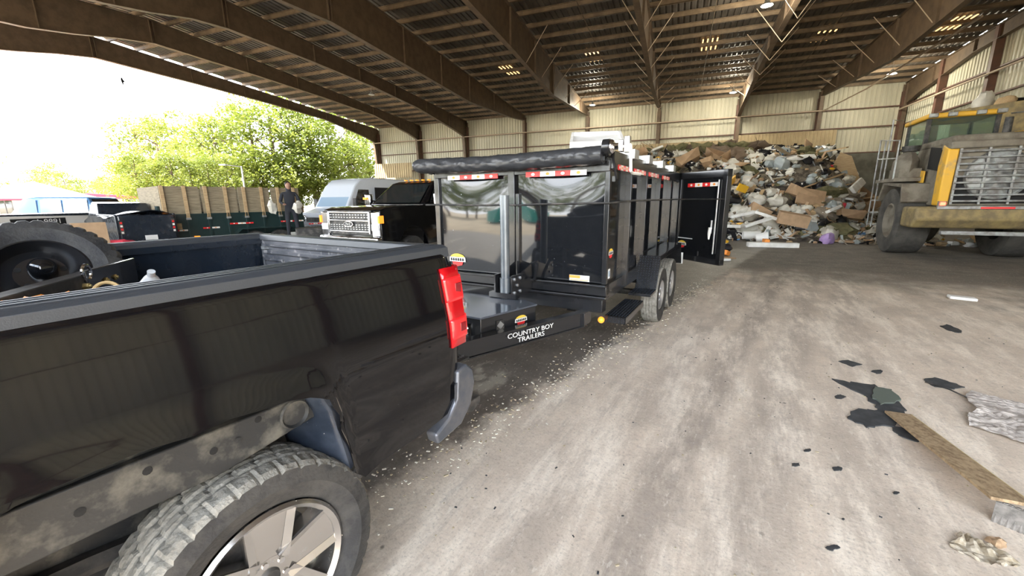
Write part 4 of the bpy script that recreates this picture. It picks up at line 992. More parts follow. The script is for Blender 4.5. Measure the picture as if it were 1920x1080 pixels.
for s in (1, -1):
    for a, b in ((1.75, 2.75), (2.85, 3.75)):
        mb = MB(); mb.add([(X(a), s*.962, 1.66), (X(b), s*.962, 1.66), (X(b), s*.80, 2.14), (X(max(a, 2.2)), s*.80, 2.14)], [(0, 1, 2, 3)]); mb.build('side_window', 'glass', fp, smooth=0)
    mb = MB(); mb.box((X(1.75), s*1.24, 1.75), (.12, .22, .30)); mi = mb.build('door_mirror', 'chrome', fp, bevel=.03)
    MB().box((X(1.72)+.06, s*1.30, 1.78), (.03, .12, .06)).build('mirror_lamp', 'amber', mi)
    MB().tube([(X(1.8), s*.98, 1.70), (X(1.75), s*1.2, 1.72)], .025, 6).build('mirror_arm', 'paint', mi)
    hl = MB().prism([(.72, 1.46), (.985, 1.48), (.99, .92), (.74, .90)] if s > 0 else [(-.72, 1.46), (-.985, 1.48), (-.99, .92), (-.74, .90)], .0, .045, 'x').build('headlight', 'chrome', fp, bevel=.02)
    MB().box((.05, s*.85, 1.12), (.02, .22, .14)).build('light_bulb', 'white', hl); MB().box((.0, s*.985, 1.30), (.14, .05, .17)).build('turn_lens', 'amber', hl)
    simple_wheel(fp, X(1.05), s*.86, .43, .28, s, 'dsteel'); simple_wheel(fp, X(5.35), s*.86, .43, .28, s, 'dsteel')
gr = MB().b2((.0, -.72, .95), (.03, .72, 1.50)).build('grille', 'dsteel', fp)
for z in (1.46, 1.27, 1.02): MB().box((.05, 0, z), (.035, 1.38, .035)).build('grille_bar', 'chrome', gr, bevel=.008)
for s in (1, -1): MB().box((.05, s*.68, 1.22), (.035, .05, .50)).build('grille_bar', 'chrome', gr, bevel=.008)
mb = MB()
for i in range(14):
    for z in (1.07, 1.12, 1.17, 1.34, 1.40): mb.box((.035, -.62+.0954*i, z), (.02, .05, .018))
mb.build('grille_mesh', 'silver', gr)
em = MB().prism([(.16*math.cos(R(a)), 1.19+.065*math.sin(R(a))) for a in range(0, 360, 15)], .06, .075, 'x').build('oval_emblem', 'chrome', gr)
MB().prism([(.14*math.cos(R(a)), 1.19+.05*math.sin(R(a))) for a in range(0, 360, 15)], .070, .080, 'x').build('emblem_face', 'blue_dk', em)
text('emblem_script', 'Ford', .075, em, (.082, 0, 1.19), (PI/2, 0, PI/2), 'white', .001)
MB().box((.06, 0, .78), (.18, 1.98, .26)).build('front_bumper', 'chrome', fp, bevel=.04)
for k in range(5): MB().box((X(2.42), -.42+.21*k, 2.27), (.10, .05, .03)).build('roof_lamp', 'amber', fp, bevel=.01)
for s in (.3, -.35): MB().tube([(X(1.62), s, 1.67), (X(1.75), s-.45, 1.82)], .01, 5).build('wiper', 'dark', fp)
MB().box((X(2.9), 0, 1.9), (1.0, 1.2, .3)).build('cab_interior', 'dark', fp)

# --- white van behind it
vp = pl(592, 400, 17.0)
van = thing('cargo_van', (vp.x, vp.y, 0), heading(.44), 'white high roof van parked behind the black pickup that faces the camera', 'van')
prof = [(0, .45), (.03, 1.05), (-.15, 1.25), (-.75, 1.42), (-1.35, 2.35), (-1.7, 2.62), (-2.4, 2.72), (-5.6, 2.70), (-5.7, 2.5), (-5.75, .5)]+[(-4.8+.4*math.cos(R(a)), .42+.4*math.sin(R(a))) for a in range(180, -1, -20)]+[(-.95+.4*math.cos(R(a)), .42+.4*math.sin(R(a))) for a in range(180, -1, -20)]
profbox(van, 'body', prof, 1.0, 'vanwhite', 1.2, .14, .05, 1.5)
mb = MB(); mb.add([(-.79, -.84, 1.50), (-.79, .84, 1.50), (-1.33, .80, 2.30), (-1.33, -.80, 2.30)], [(0, 1, 2, 3)]); mb.build('windscreen', 'blueglass', van, smooth=0)
for s in (1, -1):
    mb = MB(); mb.add([(-1.1, s*.985, 1.45), (-2.1, s*.985, 1.45), (-2.1, s*.925, 2.2), (-1.5, s*.925, 2.2)], [(0, 1, 2, 3)]); mb.build('side_window', 'glass', van, smooth=0)
    MB().box((-1.05, s*1.15, 1.65), (.1, .2, .35)).build('door_mirror', 'dsteel', van, bevel=.03)
    MB().box((.0, s*.78, 1.02), (.06, .3, .26)).build('headlight', 'chrome', van, bevel=.03)
    for u_ in (-.95, -4.8): simple_wheel(van, u_, s*.86, .35, .22, s)
MB().b2((-2.4, .99, .6), (-3.7, 1.01, 2.3)).build('door_opening', 'dark', van)
MB().box((.04, 0, .6), (.16, 1.9, .3)).build('front_bumper', 'dsteel', van, bevel=.04); MB().box((.02, 0, .98), (.04, 1.1, .18)).build('grille', 'dsteel', van)

# --- green black dump trailer with board sides
gd = pl(303, 400, 12.3); gyaw = math.atan2(math.cos(R(52)), math.sin(R(52)))
gt = thing('board_sided_trailer', (gd.x, gd.y, 0), heading(gyaw), 'dark green dump trailer with tall weathered wooden side boards', 'dump trailer')
L_ = 4.1; GW = 1.3; Zb, Zm, Zt = .62, 1.38, 2.20        # origin: front left corner; local y negative = across
for y in (0, -2*GW):
    MB().b2((-L_, y-.03, Zb), (0, y+.0, Zm)).build('side_panel', 'green_steel', gt)
    for i in range(4):
        MB().b2((-L_*(i+1)/4+.03, y-.05, Zm-.02), (-L_*i/4-.03, y-.02, Zt)).build('side_board', 'wood_grey', gt)
    for i in range(8):
        u_ = -L_*(i+.15)/7.6
        MB().b2((u_-.03, y-.01, Zb), (u_+.03, y+.05, Zm)).build('side_rib', 'green_steel', gt)
        if y == 0: MB().b2((u_-.045, y, Zm-.12), (u_+.045, y+.05, Zt+.02)).build('board_stake', 'wood', gt); MB().box((u_, .05, Zm-.15), (.12, .06, .06)).build('stake_clip', 'galv', gt)
    MB().b2((-L_, y-.05, Zm-.06), (0, y+.04, Zm)).build('side_top_rail', 'green_steel', gt)
MB().b2((-.03, -2*GW, Zb), (0, 0, Zm+.1)).build('front_panel', 'green_steel', gt)
MB().b2((-.06, -2*GW, Zm), (-.02, 0, Zt)).build('front_board', 'wood_grey', gt)
MB().b2((-L_-.03, -2*GW, Zb), (-L_, 0, Zm)).build('tail_gate', 'green_steel', gt); MB().b2((-L_, -2*GW, Zb), (0, 0, Zb+.05)).build('bed_floor', 'dsteel', gt)
add_tape(gt, -.12, .045, -.55, .045, .86, .05, 2, (0, 1)); add_tape(gt, -.95, .045, -1.4, .045, .90, .05, 2, (0, 1)); add_tape(gt, -1.7, .055, -2.4, .055, 1.0, .05, 3, (0, 1)); add_tape(gt, -3.3, .055, -4.1, .055, 1.0, .05, 4, (0, 1)); add_tape(gt, -4.3, .045, -4.8, .045, .86, .05, 3, (0, 1))
MB().b2((-.20, .04, .92), (-.42, .055, 1.10)).build('paper_label', 'wood', gt)
MB().box((-.02, .06, 1.22), (.05, .05, .06)).build('marker_lamp', 'amber', gt); MB().box((-.1, .08, .66), (.10, .06, .10)).build('marker_lamp', 'amber', gt); MB().box((-.75, .08, .66), (.14, .05, .07)).build('marker_lamp', 'amber', gt)
for u_ in (-2.35, -3.15):
    for s, y in ((1, .22), (-1, -2*GW-.22)): simple_wheel(gt, u_, y, .38, .22, s, 'wood_grey')
MB().prism([(-1.8, .72), (-1.95, .86), (-3.55, .86), (-3.7, .72), (-3.55, .83), (-1.95, .83)], .02, .34, 'y').build('fender', 'green_steel', gt)
mb = MB(); mb.tube([(0, -.2, .55), (1.5, -GW, .55)], .05, 6); mb.tube([(0, -1.8, .55), (1.5, -GW, .55)], .05, 6); mb.box((.7, -GW, .75), (.6, .7, .4)); mb.build('tongue', 'green_steel', gt)
MB().b2((-.0, -.42, .7), (.05, -.18, 1.62)).build('ladder_rail', 'green_steel', gt)

# --- dark utility truck with its tailgate towards us, loaded
dk = pl(280, 430, 11.4)
du = thing('utility_pickup', (dk.x, dk.y, 0), math.atan2(dk.y, dk.x)+.25, 'dark small utility truck rear with a white number plate and loose load', 'utility truck')
du.scale = (.8, .8, 1.06)
MB().b2((0, -.75, .62), (.06, .75, 1.32)).build('tailgate', 'blue_dk', du, bevel=.03)
MB().b2((.06, -.82, .5), (2.3, -.74, 1.34)).build('bed_side', 'blue_dk', du, bevel=.02); MB().b2((.06, .74, .5), (2.3, .82, 1.34)).build('bed_side', 'blue_dk', du, bevel=.02)
MB().b2((.06, -.74, .5), (2.3, .74, .7)).build('bed_floor', 'dsteel', du)
profbox(du, 'cab', [(2.3, .5), (2.3, 1.3), (2.45, 1.62), (3.3, 1.66), (3.7, 1.25), (4.6, 1.1), (4.7, .5)], .80, 'blue_dk', 1.2, .15)
MB().b2((-.12, -.8, .48), (.0, .8, .62)).build('rear_bumper', 'dsteel', du, bevel=.02)
MB().box((-.02, -.02, .74), (.01, .34, .12)).build('number_plate', 'white', du)
for s in (1, -1):
    tl_ = MB().b2((-.01, s*.70-.05, .85), (.03, s*.70+.05, 1.20)).build('tail_light', 'dsteel', du)
    for k in range(4): MB().b2((-.02, s*.70-.03, .87+.08*k), (-.01, s*.70+.03, .92+.08*k)).build('light_cell', 'red_tape' if k % 2 else 'white_tape', tl_)
    for u_ in (1.0, 3.9): simple_wheel(du, u_, s*.72, .34, .2, s)
def ond2(u, v, z):
    a = du.rotation_euler.z; return Vector((dk.x+math.cos(a)*u-math.sin(a)*v, dk.y+math.sin(a)*u+math.cos(a)*v, z))
mb = MB(); mb.grid(lambda a, b: (1.5*a, -.7+1.4*b, .18*math.sin(PI*b)*(1-.6*a)+.03*math.sin(9*a+7*b)), 14, 14)
tag(mb.build('load_tarp', 'blue_dk', None, loc=ond2(.1, 0, 1.34), rot=(0, 0, du.rotation_euler.z), solid=.01), 'dark tarp humped over the small utility truck', 'tarp')
tag(MB().blob((0, 0, 0), (.30, .24, .10), amp=.3, seed=3).build('red_cloth', 'redcloth', None, loc=ond2(-.35, .75, .70)), 'crumpled red cloth beside the small utility truck', 'cloth')
tag(MB().box((0, 0, 0), (.06, .62, .62)).build('cardboard_sheet', 'cardboard', None, loc=ond2(-.45, 1.25, .95), rot=(0, .1, du.rotation_euler.z)), 'tall brown cardboard sheet beside the white pickup tail lamp', 'cardboard')
tag(MB().box((0, 0, 0), (.7, .9, .5)).build('storage_crate', 'dsteel', None, loc=ond2(-.1, 1.15, .39), rot=(0, 0, du.rotation_euler.z), bevel=.02), 'dark crate under the red cloth and cardboard', 'crate')

# --- white pickup with a number banner, tail towards the right
wt = Vector((-14.2, 13.44, 0)); wyaw = .14
wp = thing('white_pickup', wt, heading(wyaw), 'white pickup with a black and white number banner on its bed side', 'pickup truck')
# local x forward (towards -y), local y towards +x (the visible side)
side = [(0, .72), (-.03, 1.0), (0, 1.36), (2.6, 1.40), (2.62, .62)]+[(1.25+.45*math.cos(R(a)), .55+.45*math.sin(R(a))) for a in range(0, 181, 18)]+[(.6, .62)]
for s in (1, -1): MB().prism(side, s*.93, s*1.0, 'y').build('bed_side', 'whitecar', wp, bevel=.02)
MB().b2((-.03, -.93, .7), (.05, .93, 1.36)).build('tailgate', 'whitecar', wp, bevel=.02); MB().b2((.02, -.95, 1.36), (2.6, .95, 1.44)).build('bed_cover', 'blue_dk', wp, bevel=.02)
MB().b2((.02, -.93, .6), (2.6, .93, .75)).build('bed_floor', 'dsteel', wp); MB().b2((-.18, -.95, .5), (-.03, .95, .74)).build('rear_bumper', 'galv', wp, bevel=.03)
profbox(wp, 'cab', [(2.64, .6), (2.64, 1.35), (2.85, 1.88), (4.1, 1.9), (4.6, 1.35), (5.8, 1.2), (5.85, .6)], .98, 'whitecar', 1.35, .2)
for s in (1, -1):
    t_ = MB().b2((-.04, s*.90, .95), (.10, s*1.01, 1.30)).build('tail_light', 'red_lens', wp, bevel=.02)
    for u_ in (1.25, 4.9): simple_wheel(wp, u_, s*.88, .38, .24, s)
    MB().prism([(2.9, 1.42), (3.0, 1.8), (3.9, 1.82), (4.3, 1.42)], s*.955, s*.96, 'y').build('side_window', 'glass', wp)
bn = MB().box((1.55, 1.006, 1.22), (1.25, .008, .20)).build('number_banner', 'dark', wp); bn['label'] = 'black and white number banner'
text('banner_number', 'L.9891', .19, bn, (1.32, 1.014, 1.22), (PI/2, 0, PI), 'white', .001, sx=1.15)
sk = MB()
for k in range(9): sk.tube([(.42+.05*math.cos(k*2.1), 1.006, 1.12+.05*math.sin(k*1.7)), (.42+.07*math.cos(k*2.1+2), 1.006, 1.12+.07*math.sin(k*1.7+1.5))], .005, 4)
each(sk, 'side_sticker', 'galv', wp)

# --- blue wagon and others parked beyond
def wagon(name, p, yaw, m, label, h=1.85, L=4.6, glass='blueglass'):
    w = thing(name, p, yaw, label, 'car')
    profbox(w, 'body', [(0, .4), (-.0, .95), (.9, 1.08), (1.3, 1.12), (L, 1.15), (L, .4)]+[(L-.9+.38*math.cos(R(a)), .38+.38*math.sin(R(a))) for a in range(0, 181, 20)]+[(.9+.38*math.cos(R(a)), .38+.38*math.sin(R(a))) for a in range(0, 181, 20)], .93, m, .9, .06, .05)
    profbox(w, 'cabin', [(1.2, 1.1), (1.85, h-.06), (2.3, h), (L-.4, h-.02), (L-.05, 1.12)], .88, m, 1.1, .16, .05)
    for s in (1, -1):
        for a, b in ((1.55, 2.4), (2.5, 3.3), (3.4, L-.35)): MB().add([(a, s*.885, 1.16), (b, s*.885, 1.16), (b-.05, s*.78, h-.12), (max(a, 1.95), s*.78, h-.12)], [(0, 1, 2, 3)]).build('side_window', glass if a < 3.3 else 'glass', w, smooth=0)
        MB().b2((L-.1, s*.7, .9), (L+.02, s*.92, 1.12)).build('tail_light', 'red_lens', w, bevel=.02)
        for u_ in (.9, L-.9): simple_wheel(w, u_, s*.82, .35, .22, s)
    MB().add([(L-.02, -.7, 1.2), (L-.02, .7, 1.2), (L-.33, .65, h-.1), (L-.33, -.65, h-.1)], [(0, 1, 2, 3)]).build('rear_window', 'glass', w, smooth=0)
    return w
p = pl(35, 400, 17.5); wagon('blue_wagon', (p.x-.8, p.y-.2, 0), .12, 'bluecar', 'light blue wagon with dark rear glass behind the white pickup', 2.0)
p = pl(165, 400, 24); wagon('dark_wagon', (p.x-2.0, p.y, 0), .2, 'blue_dk', 'dark car parked beyond the blue wagon', 1.75)
p = pl(600, 400, 30)
# --- pale stalls, tent and hut far behind
def hut(name, px, dist, w_, d_, h, m, rm, label, pitch=.5, rz=0):
    p = pl(px, 390, dist); e = thing(name, (p.x, p.y, 0), rz, label, 'building')
    MB().b2((-w_/2, -d_/2, 0), (w_/2, d_/2, h)).build('wall', m, e)
    MB().prism([(-w_/2-.4, h-.05), (0, h+pitch), (w_/2+.4, h-.05), (w_/2+.4, h-.15), (-w_/2-.4, h-.15)], -d_/2-.5, d_/2+.5, 'y').build('roof', rm, e)
    for k in range(int(w_/3)): MB().b2((-w_/2+1+k*3, -d_/2-.04, .9), (-w_/2+2.2+k*3, -d_/2, 2.1)).build('window', 'glass', e)
    return e
hut('market_hall', 195, 42, 9, 6, 2.3, 'foam', 'redcloth', 'long pale hut with a reddish roof beyond the parked cars', .35, .5)
hut('site_office', 20, 38, 9, 6, 2.2, 'foam', 'redcloth', 'low pale hut with a dark red roof behind the blue wagon', .3, .7)
p = pl(75, 400, 34); e = thing('canopy_tent', (p.x, p.y, 0), .6, 'white peaked canopy tent behind the blue wagon', 'tent')
MB().add([(-3.2, -3.2, 2.2), (3.2, -3.2, 2.2), (3.2, 3.2, 2.2), (-3.2, 3.2, 2.2), (0, 0, 3.5)], [(0, 1, 4), (1, 2, 4), (2, 3, 4), (3, 0, 4)]).build('tent_roof', 'white', e, smooth=0, solid=.03)
for x, y in ((-3.1, -3.1), (3.1, -3.1), (3.1, 3.1), (-3.1, 3.1)): MB().tube([(x, y, 0), (x, y, 2.2)], .04, 6).build('tent_pole', 'white', e)
for px, m, lab in ((158, 'redcloth', 'red gas cabinet by the far hut'), (213, 'bag_y', 'yellow barrier box by the far hut')):
    p = pl(px, 400, 30); tag(MB().box((0, 0, .55), (1.0, .8, 1.1)).build('site_box', m, None, loc=(p.x, p.y, 0), bevel=.03), lab, 'cabinet')
p = pl(464, 390, 30); e = thing('light_pole', (p.x, p.y, 0), 0, 'thin grey light pole standing in front of the trees', 'light pole')
MB().tube([(0, 0, 0), (0, 0, 4.2)], [.09, .05], 8).build('pole', 'silver', e); MB().tube([(0, 0, 4.15), (-1.0, -.2, 4.3)], .035, 6).build('arm', 'silver', e); MB().box((-1.15, -.2, 4.28), (.5, .2, .1)).build('lamp_head', 'silver', e, bevel=.02)
p = pix(229, 151, 9.0); k = 26/p.y
bd = MB(); c_ = Vector((p.x*k, 26, EYE+(9-EYE)*k)); bd.blob((0, 0, 0), (.05, .06, .16), amp=.1); bd.add([(0, 0, .08), (.05, .02, -.22), (-.05, .02, -.22)], [(0, 1, 2)]); bd.add([(0, 0, .1), (.12, .06, -.05), (0, .02, -.1)], [(0, 1, 2)])
tag(bd.build('bird', 'dark', None, loc=c_), 'small dark bird flying in the white sky', 'bird')
# reflected in the trailer: a teal waste skip and a hut out in front of the shed
p = bw(-19, -19, 0)
e = thing('waste_skip', (p.x, p.y, 0), .3, 'teal steel waste skip mirrored in the front of the dump trailer', 'skip')
MB().prism([(-2.2, .1), (-2.8, 1.9), (2.8, 1.9), (2.2, .1)], -1.1, 1.1, 'y').build('bin_body', 'teal', e, bevel=.03)
for k in range(5): MB().b2((-1.8+.9*k-.06, -1.18, .1), (-1.8+.9*k+.06, -1.1, 1.85)).build('bin_rib', 'teal', e)

# ================================================================== PERSON STANDING BESIDE THE BOARD SIDED TRAILER
def person(base, rz, label):
    P = thing('person', base, rz, label, 'person')
    J = {'pel': (0, 0, .95), 'ch': (0, .02, 1.30), 'nk': (0, .03, 1.48), 'hd': (0, .0, 1.56), 'hd2': (0, -.01, 1.70), 'ls': (-.19, .03, 1.42), 'rs': (.19, .03, 1.42), 'le': (-.27, -.06, 1.15), 're': (.27, -.06, 1.15),
         'lw': (-.20, -.28, 1.10), 'rw': (.22, -.28, 1.12), 'lh': (-.10, 0, .92), 'rh': (.10, 0, .92), 'lk': (-.12, -.03, .50), 'rk': (.13, -.02, .50), 'la': (-.13, .03, .09), 'ra': (.16, .03, .09), 'lt': (-.13, -.12, .04), 'rt': (.17, -.12, .04)}
    E_ = [('pel', 'ch'), ('ch', 'nk'), ('nk', 'hd'), ('hd', 'hd2'), ('ch', 'ls'), ('ch', 'rs'), ('ls', 'le'), ('le', 'lw'), ('rs', 're'), ('re', 'rw'), ('pel', 'lh'), ('pel', 'rh'), ('lh', 'lk'), ('lk', 'la'), ('la', 'lt'), ('rh', 'rk'), ('rk', 'ra'), ('ra', 'rt')]
    rad = {'pel': .15, 'ch': .155, 'nk': .06, 'hd': .085, 'hd2': .09, 'ls': .065, 'rs': .065, 'le': .048, 're': .048, 'lw': .032, 'rw': .032, 'lh': .10, 'rh': .10, 'lk': .068, 'rk': .068, 'la': .048, 'ra': .048, 'lt': .045, 'rt': .045}
    ks = list(J); me = bpy.data.meshes.new('body'); me.from_pydata([J[k] for k in ks], [(ks.index(a), ks.index(b)) for a, b in E_], [])
    o = bpy.data.objects.new('body', me); COL.objects.link(o); o.parent = P; me.materials.append(M_['person_dk'])
    sk = o.modifiers.new('skin', 'SKIN'); sk.use_smooth_shade = True
    for i, k in enumerate(ks):
        me.skin_vertices[0].data[i].radius = (rad[k]*(1.05 if k in ('ch', 'pel') else 1), rad[k]*(.75 if k in ('ch', 'pel') else 1)); me.skin_vertices[0].data[i].use_root = (k == 'pel')
    sb = o.modifiers.new('sub', 'SUBSURF'); sb.levels = 2; sb.render_levels = 2
    MB().blob((0, -.02, 1.65), (.082, .10, .125), amp=.03).build('face', 'skin', o, smooth=60)
    mb = MB(); mb.add([(0, -.135, 1.64), (-.015, -.11, 1.62), (.015, -.11, 1.62), (0, -.105, 1.68)], [(0, 1, 2), (0, 2, 3), (0, 3, 1)]); mb.build('nose', 'skin', o)
    MB().blob((0, .01, 1.70), (.092, .105, .095), amp=.05).build('hair', 'hair', o, smooth=60)
    for s in (-1, 1):
        x, y, z = J['lw'] if s < 0 else J['rw']
        mb = MB(); mb.blob((x, y-.05, z), (.035, .05, .02), amp=.05)
        hd = mb.build('hand', 'skin', o, smooth=60)
        for k in range(4): MB().tube([(x-.03+.02*k, y-.08, z), (x-.03+.02*k, y-.12, z-.01), (x-.03+.02*k, y-.13, z-.04)], [.009, .008, .006], 6).build('finger', 'skin', hd)
        MB().tube([(x+.035*s*-1, y-.03, z), (x+.05*s*-1, y-.07, z-.02)], [.01, .008], 6).build('thumb', 'skin', hd)
    return P
pp = pl(549, 400, 13.2); zst = .55
stand = tag(MB().b2((-.55, -.45, 0), (.55, .45, zst)).build('equipment_box', 'dsteel', None, loc=(pp.x, pp.y, 0), bevel=.02, rot=(0, 0, .4)), 'dark equipment box the person in dark clothes stands on', 'box')
person((pp.x-.05, pp.y, zst), .6, 'person in dark clothes holding white bags beside the wooden board sides')
for s in (-1, 1):
    tag(MB().blob((0, 0, 0), (.13, .12, .17), amp=.3, seed=s+3).build('plastic_bag', 'bag_w', None, loc=(pp.x-.05+s*.33, pp.y-.32+s*.1, zst+1.0), smooth=40), 'white plastic bag held on the %s of the person in dark clothes' % ('left' if s < 0 else 'right'), 'bag')
p = pl(585, 425, 12.4); e = thing('tool_cart', (p.x, p.y, 0), .5, 'dark low tool cart between the person and the black pickup', 'cart')
MB().b2((-.45, -.3, .25), (.45, .3, .95)).build('cart_body', 'dsteel', e, bevel=.02); MB().tube([(.45, -.25, .9), (.65, -.25, 1.05), (.65, .25, 1.05), (.45, .25, .9)], .018, 6).build('push_handle', 'dsteel', e)
for s in (1, -1):
    for u_ in (-.35, .35): simple_wheel(e, u_, s*.28, .12, .05, s, 'dsteel')

# ================================================================== TREES
def tree_proto(name, H, Rr, seed, m, n_cl=46, per=120, ls=.34):
    rnd = random.Random(seed); e = thing(name)
    mb = MB()
    for k in range(n_cl):
        a = rnd.uniform(0, 2*PI); zf = rnd.uniform(.22, 1); rr = Rr*math.sin(PI*min(1, .18+.80*zf))**.7*rnd.uniform(.35, 1)
        c = Vector((rr*math.cos(a), rr*math.sin(a), H*zf*.93)); cr_ = rnd.uniform(.75, 1.5)*Rr*.30
        for j in range(per):
            d = Vector((rnd.gauss(0, 1), rnd.gauss(0, 1), rnd.gauss(0, .7))); d = d.normalized()*rnd.uniform(.55, 1)**.5*cr_; d.z *= .7
            q = Euler((rnd.uniform(-.9, .9), rnd.uniform(-.9, .9), rnd.uniform(0, 6.3))).to_matrix(); s = ls*rnd.uniform(.6, 1.3)
            mb.add([c+d+q @ Vector(v)*s for v in ((-.5, 0, 0), (0, -.28, .05), (.5, 0, 0), (0, .28, -.05))], [(0, 1, 2, 3)])
    f = mb.build('foliage', m, e, smooth=0)
    mb = MB(); mb.tube([(0, 0, 0), (.1, .05, H*.3), (-.05, .1, H*.6), (0, 0, H*.85)], [H*.022, H*.018, H*.012, .03], 8)
    for k in range(7):
        a = rnd.uniform(0, 6.3); z = H*rnd.uniform(.3, .75); mb.tube([(0, 0, z), (math.cos(a)*Rr*.35, math.sin(a)*Rr*.35, z+H*.06), (math.cos(a)*Rr*.7, math.sin(a)*Rr*.7, z+H*.14)], [.09, .06, .02], 5)
    mb.build('trunk', 'bark', e)
    return e
TP = [tree_proto('broadleaf_tree', 13, 4.2, 1, 'leaf'), tree_proto('broadleaf_tree', 12, 4.6, 2, 'leaf2'), tree_proto('pine_tree', 15, 3.4, 3, 'leaf', 34, 130)]
TL = ['tall yellow green broadleaf tree in the belt beyond the open end', 'wide mid green broadleaf tree in the belt beyond the open end', 'taller loose crowned tree in the belt beyond the open end']
used = set(); rnd = random.Random(5)
def plant(k, p, s, rz):
    if k in used: o = copy_tree(TP[k])
    else: o = TP[k]; used.add(k)
    o.location = p; o.rotation_euler = (0, 0, rz); o.scale = (s, s, s); o['label'] = TL[k]; o['category'] = 'tree'; o['group'] = 'trees beyond the shed'
# crown tops follow the photograph's skyline
sky = [(60, 315, 75), (95, 308, 66), (130, 330, 70), (170, 335, 72), (205, 312, 60), (232, 300, 62), (262, 235, 48), (300, 232, 46), (335, 226, 50), (372, 240, 46), (405, 232, 44), (440, 214, 48), (478, 206, 44), (515, 196, 46), (550, 200, 42), (585, 208, 44), (620, 216, 42), (655, 228, 40), (690, 240, 41), (725, 240, 40), (770, 240, 44)]
def beyond(px, dist):
    r_ = (px-960)/FPX*.98; d_ = (math.cos(YB)*r_-math.sin(YB)); return max(dist, -41/d_)
for i, (px, py, dist) in enumerate(sky):
    dist = beyond(px, dist); p = pl(px, 300, dist); k = i % 3; H0 = (13, 12, 15)[k]*.97
    hz = EYE+(381-py)/FPX*dist*1.03
    plant(k, (p.x, p.y, 0), hz/H0, rnd.uniform(0, 6))
for i, (px, py, dist) in enumerate([(x, 292+8*math.sin(x), 36) for x in range(250, 740, 34)]):
    dist = beyond(px, dist)-1.5; p = pl(px, 300, dist); k = i % 2; plant(k, (p.x, p.y, 0), (EYE+(381-py)/FPX*dist)/12.5, rnd.uniform(0, 6))
for px_, py_, d_ in ((78, 318, 58), (110, 322, 55), (145, 335, 56), (185, 330, 54), (222, 318, 52), (252, 300, 50)):
    p = pl(px_, 300, d_); plant(1, (p.x, p.y, 0), (EYE+(381-py_)/FPX*d_)/11.6, rnd.uniform(0, 6))
p = pl(-45, 300, 40); plant(2, (p.x, p.y, 0), .62, 1)
# belt of trees out in front of the shed, seen mirrored in the paintwork
for i in range(15):
    p = bw(-70+6.2*i+rnd.uniform(-1.5, 1.5), -31-rnd.uniform(0, 4), 0); k = i % 3
    plant(k, (p.x, p.y, 0), rnd.uniform(.85, 1.05), rnd.uniform(0, 6))
for i in range(6):
    p = bw(-66-rnd.uniform(0, 4), -38+8.5*i, 0); plant(i % 3, (p.x, p.y, 0), rnd.uniform(.5, .7), rnd.uniform(0, 6))

# ================================================================== WHEEL LOADER
LX, LY, LH = 13.0, 12.06, .48
lz = math.atan2(math.cos(LH), math.sin(LH))
wl = thing('wheel_loader', (LX, LY, 0), lz, 'dusty yellow wheel loader seen from behind, next to the trash pile, bucket raised', 'wheel loader')
def big_wheel(parent, x, y, s):
    r, w = .97, .80
    t = MB().lathe([(.50, -w*.40), (.62, -w*.48), (.86, -w*.50), (.95, -w*.44), (r, -w*.30), (r, w*.30), (.95, w*.44), (.86, w*.50), (.62, w*.48), (.50, w*.40), (.48, 0), (.50, -w*.40)], n=64).build('wheel', 'loader_rubber', parent, smooth=35, loc=(x, y, r))
    MB().lathe([(.52, s*w*.42), (.48, s*w*.44), (.44, s*w*.30), (.20, s*w*.22), (.18, s*w*.32), (0, s*w*.33)], n=40).build('rim', 'lgrey', t)
for s in (1, -1): big_wheel(wl, 0, s*1.16, s)
mb = MB(); mb.tube([(0, -1, .97), (0, 1, .97)], .2, 12); mb.build('rear_axle', 'lgrey', wl)
# engine hood with a big grille
mb = MB()
hp_ = [(-1.62, 1.42), (-1.66, 2.92), (-1.45, 3.10), (.55, 3.25), (.75, 3.2), (.75, 1.5)]
profbox(wl, 'engine_hood', hp_, .98, 'lgrey', 1.4, .10, .05, 1.6)
for s in (1, -1):
    MB().prism([(-1.66, 1.45), (-1.70, 2.88), (-1.35, 3.02), (-1.25, 2.5), (-1.30, 1.45)], s*.80, s*1.02, 'y').build('rear_side_panel', 'yellow_paint', wl, bevel=.03)
    MB().prism([(-1.25, 2.35), (-1.2, 2.95), (-.45, 3.05), (-.45, 2.45)], s*.96, s*.985, 'y').build('hood_vent', 'dark', wl, bevel=.02)
    MB().prism([(-.40, 1.9), (-.40, 2.4), (.10, 2.45), (.10, 1.9)], s*.98, s*1.01, 'y').build('access_panel', 'yellow_paint', wl, bevel=.01)
g = MB().b2((-1.64, -.78, 1.50), (-1.60, .78, 2.90)).build('grille_back', 'dark', wl)
MB().lathe([(0, -.02), (.55, -.02), (.58, 0), (.60, -.06), (.62, .02)], c=(-1.66, 0, 2.2), ax='x', n=40).build('fan_shroud', 'lgrille', g)
for k in range(6):
    a = R(60*k); MB().box((-1.67, math.cos(a)*.3, 2.2+math.sin(a)*.3), (.02, .5, .16), rot=(a, .0, 0)).build('fan_blade', 'lgrille', g)
for k in range(9): MB().box((-1.74, 0, 1.56+.155*k), (.05, 1.6, .045), rot=(0, .3, 0)).build('grille_bar', 'lgrille', g, bevel=.006)
for y in (-.78, -.26, .26, .78): MB().box((-1.72, y, 2.2), (.04, .05, 1.44)).build('grille_post', 'lgrille', g, bevel=.006)
MB().b2((-1.78, -1.0, 2.88), (-1.2, 1.0, 3.06)).build('hood_lip', 'lgrey', wl, bevel=.04)
MB().b2((-1.50, -.9, 3.02), (.6, .9, 3.24)).build('hood_top', 'lgrey', wl, bevel=.06)
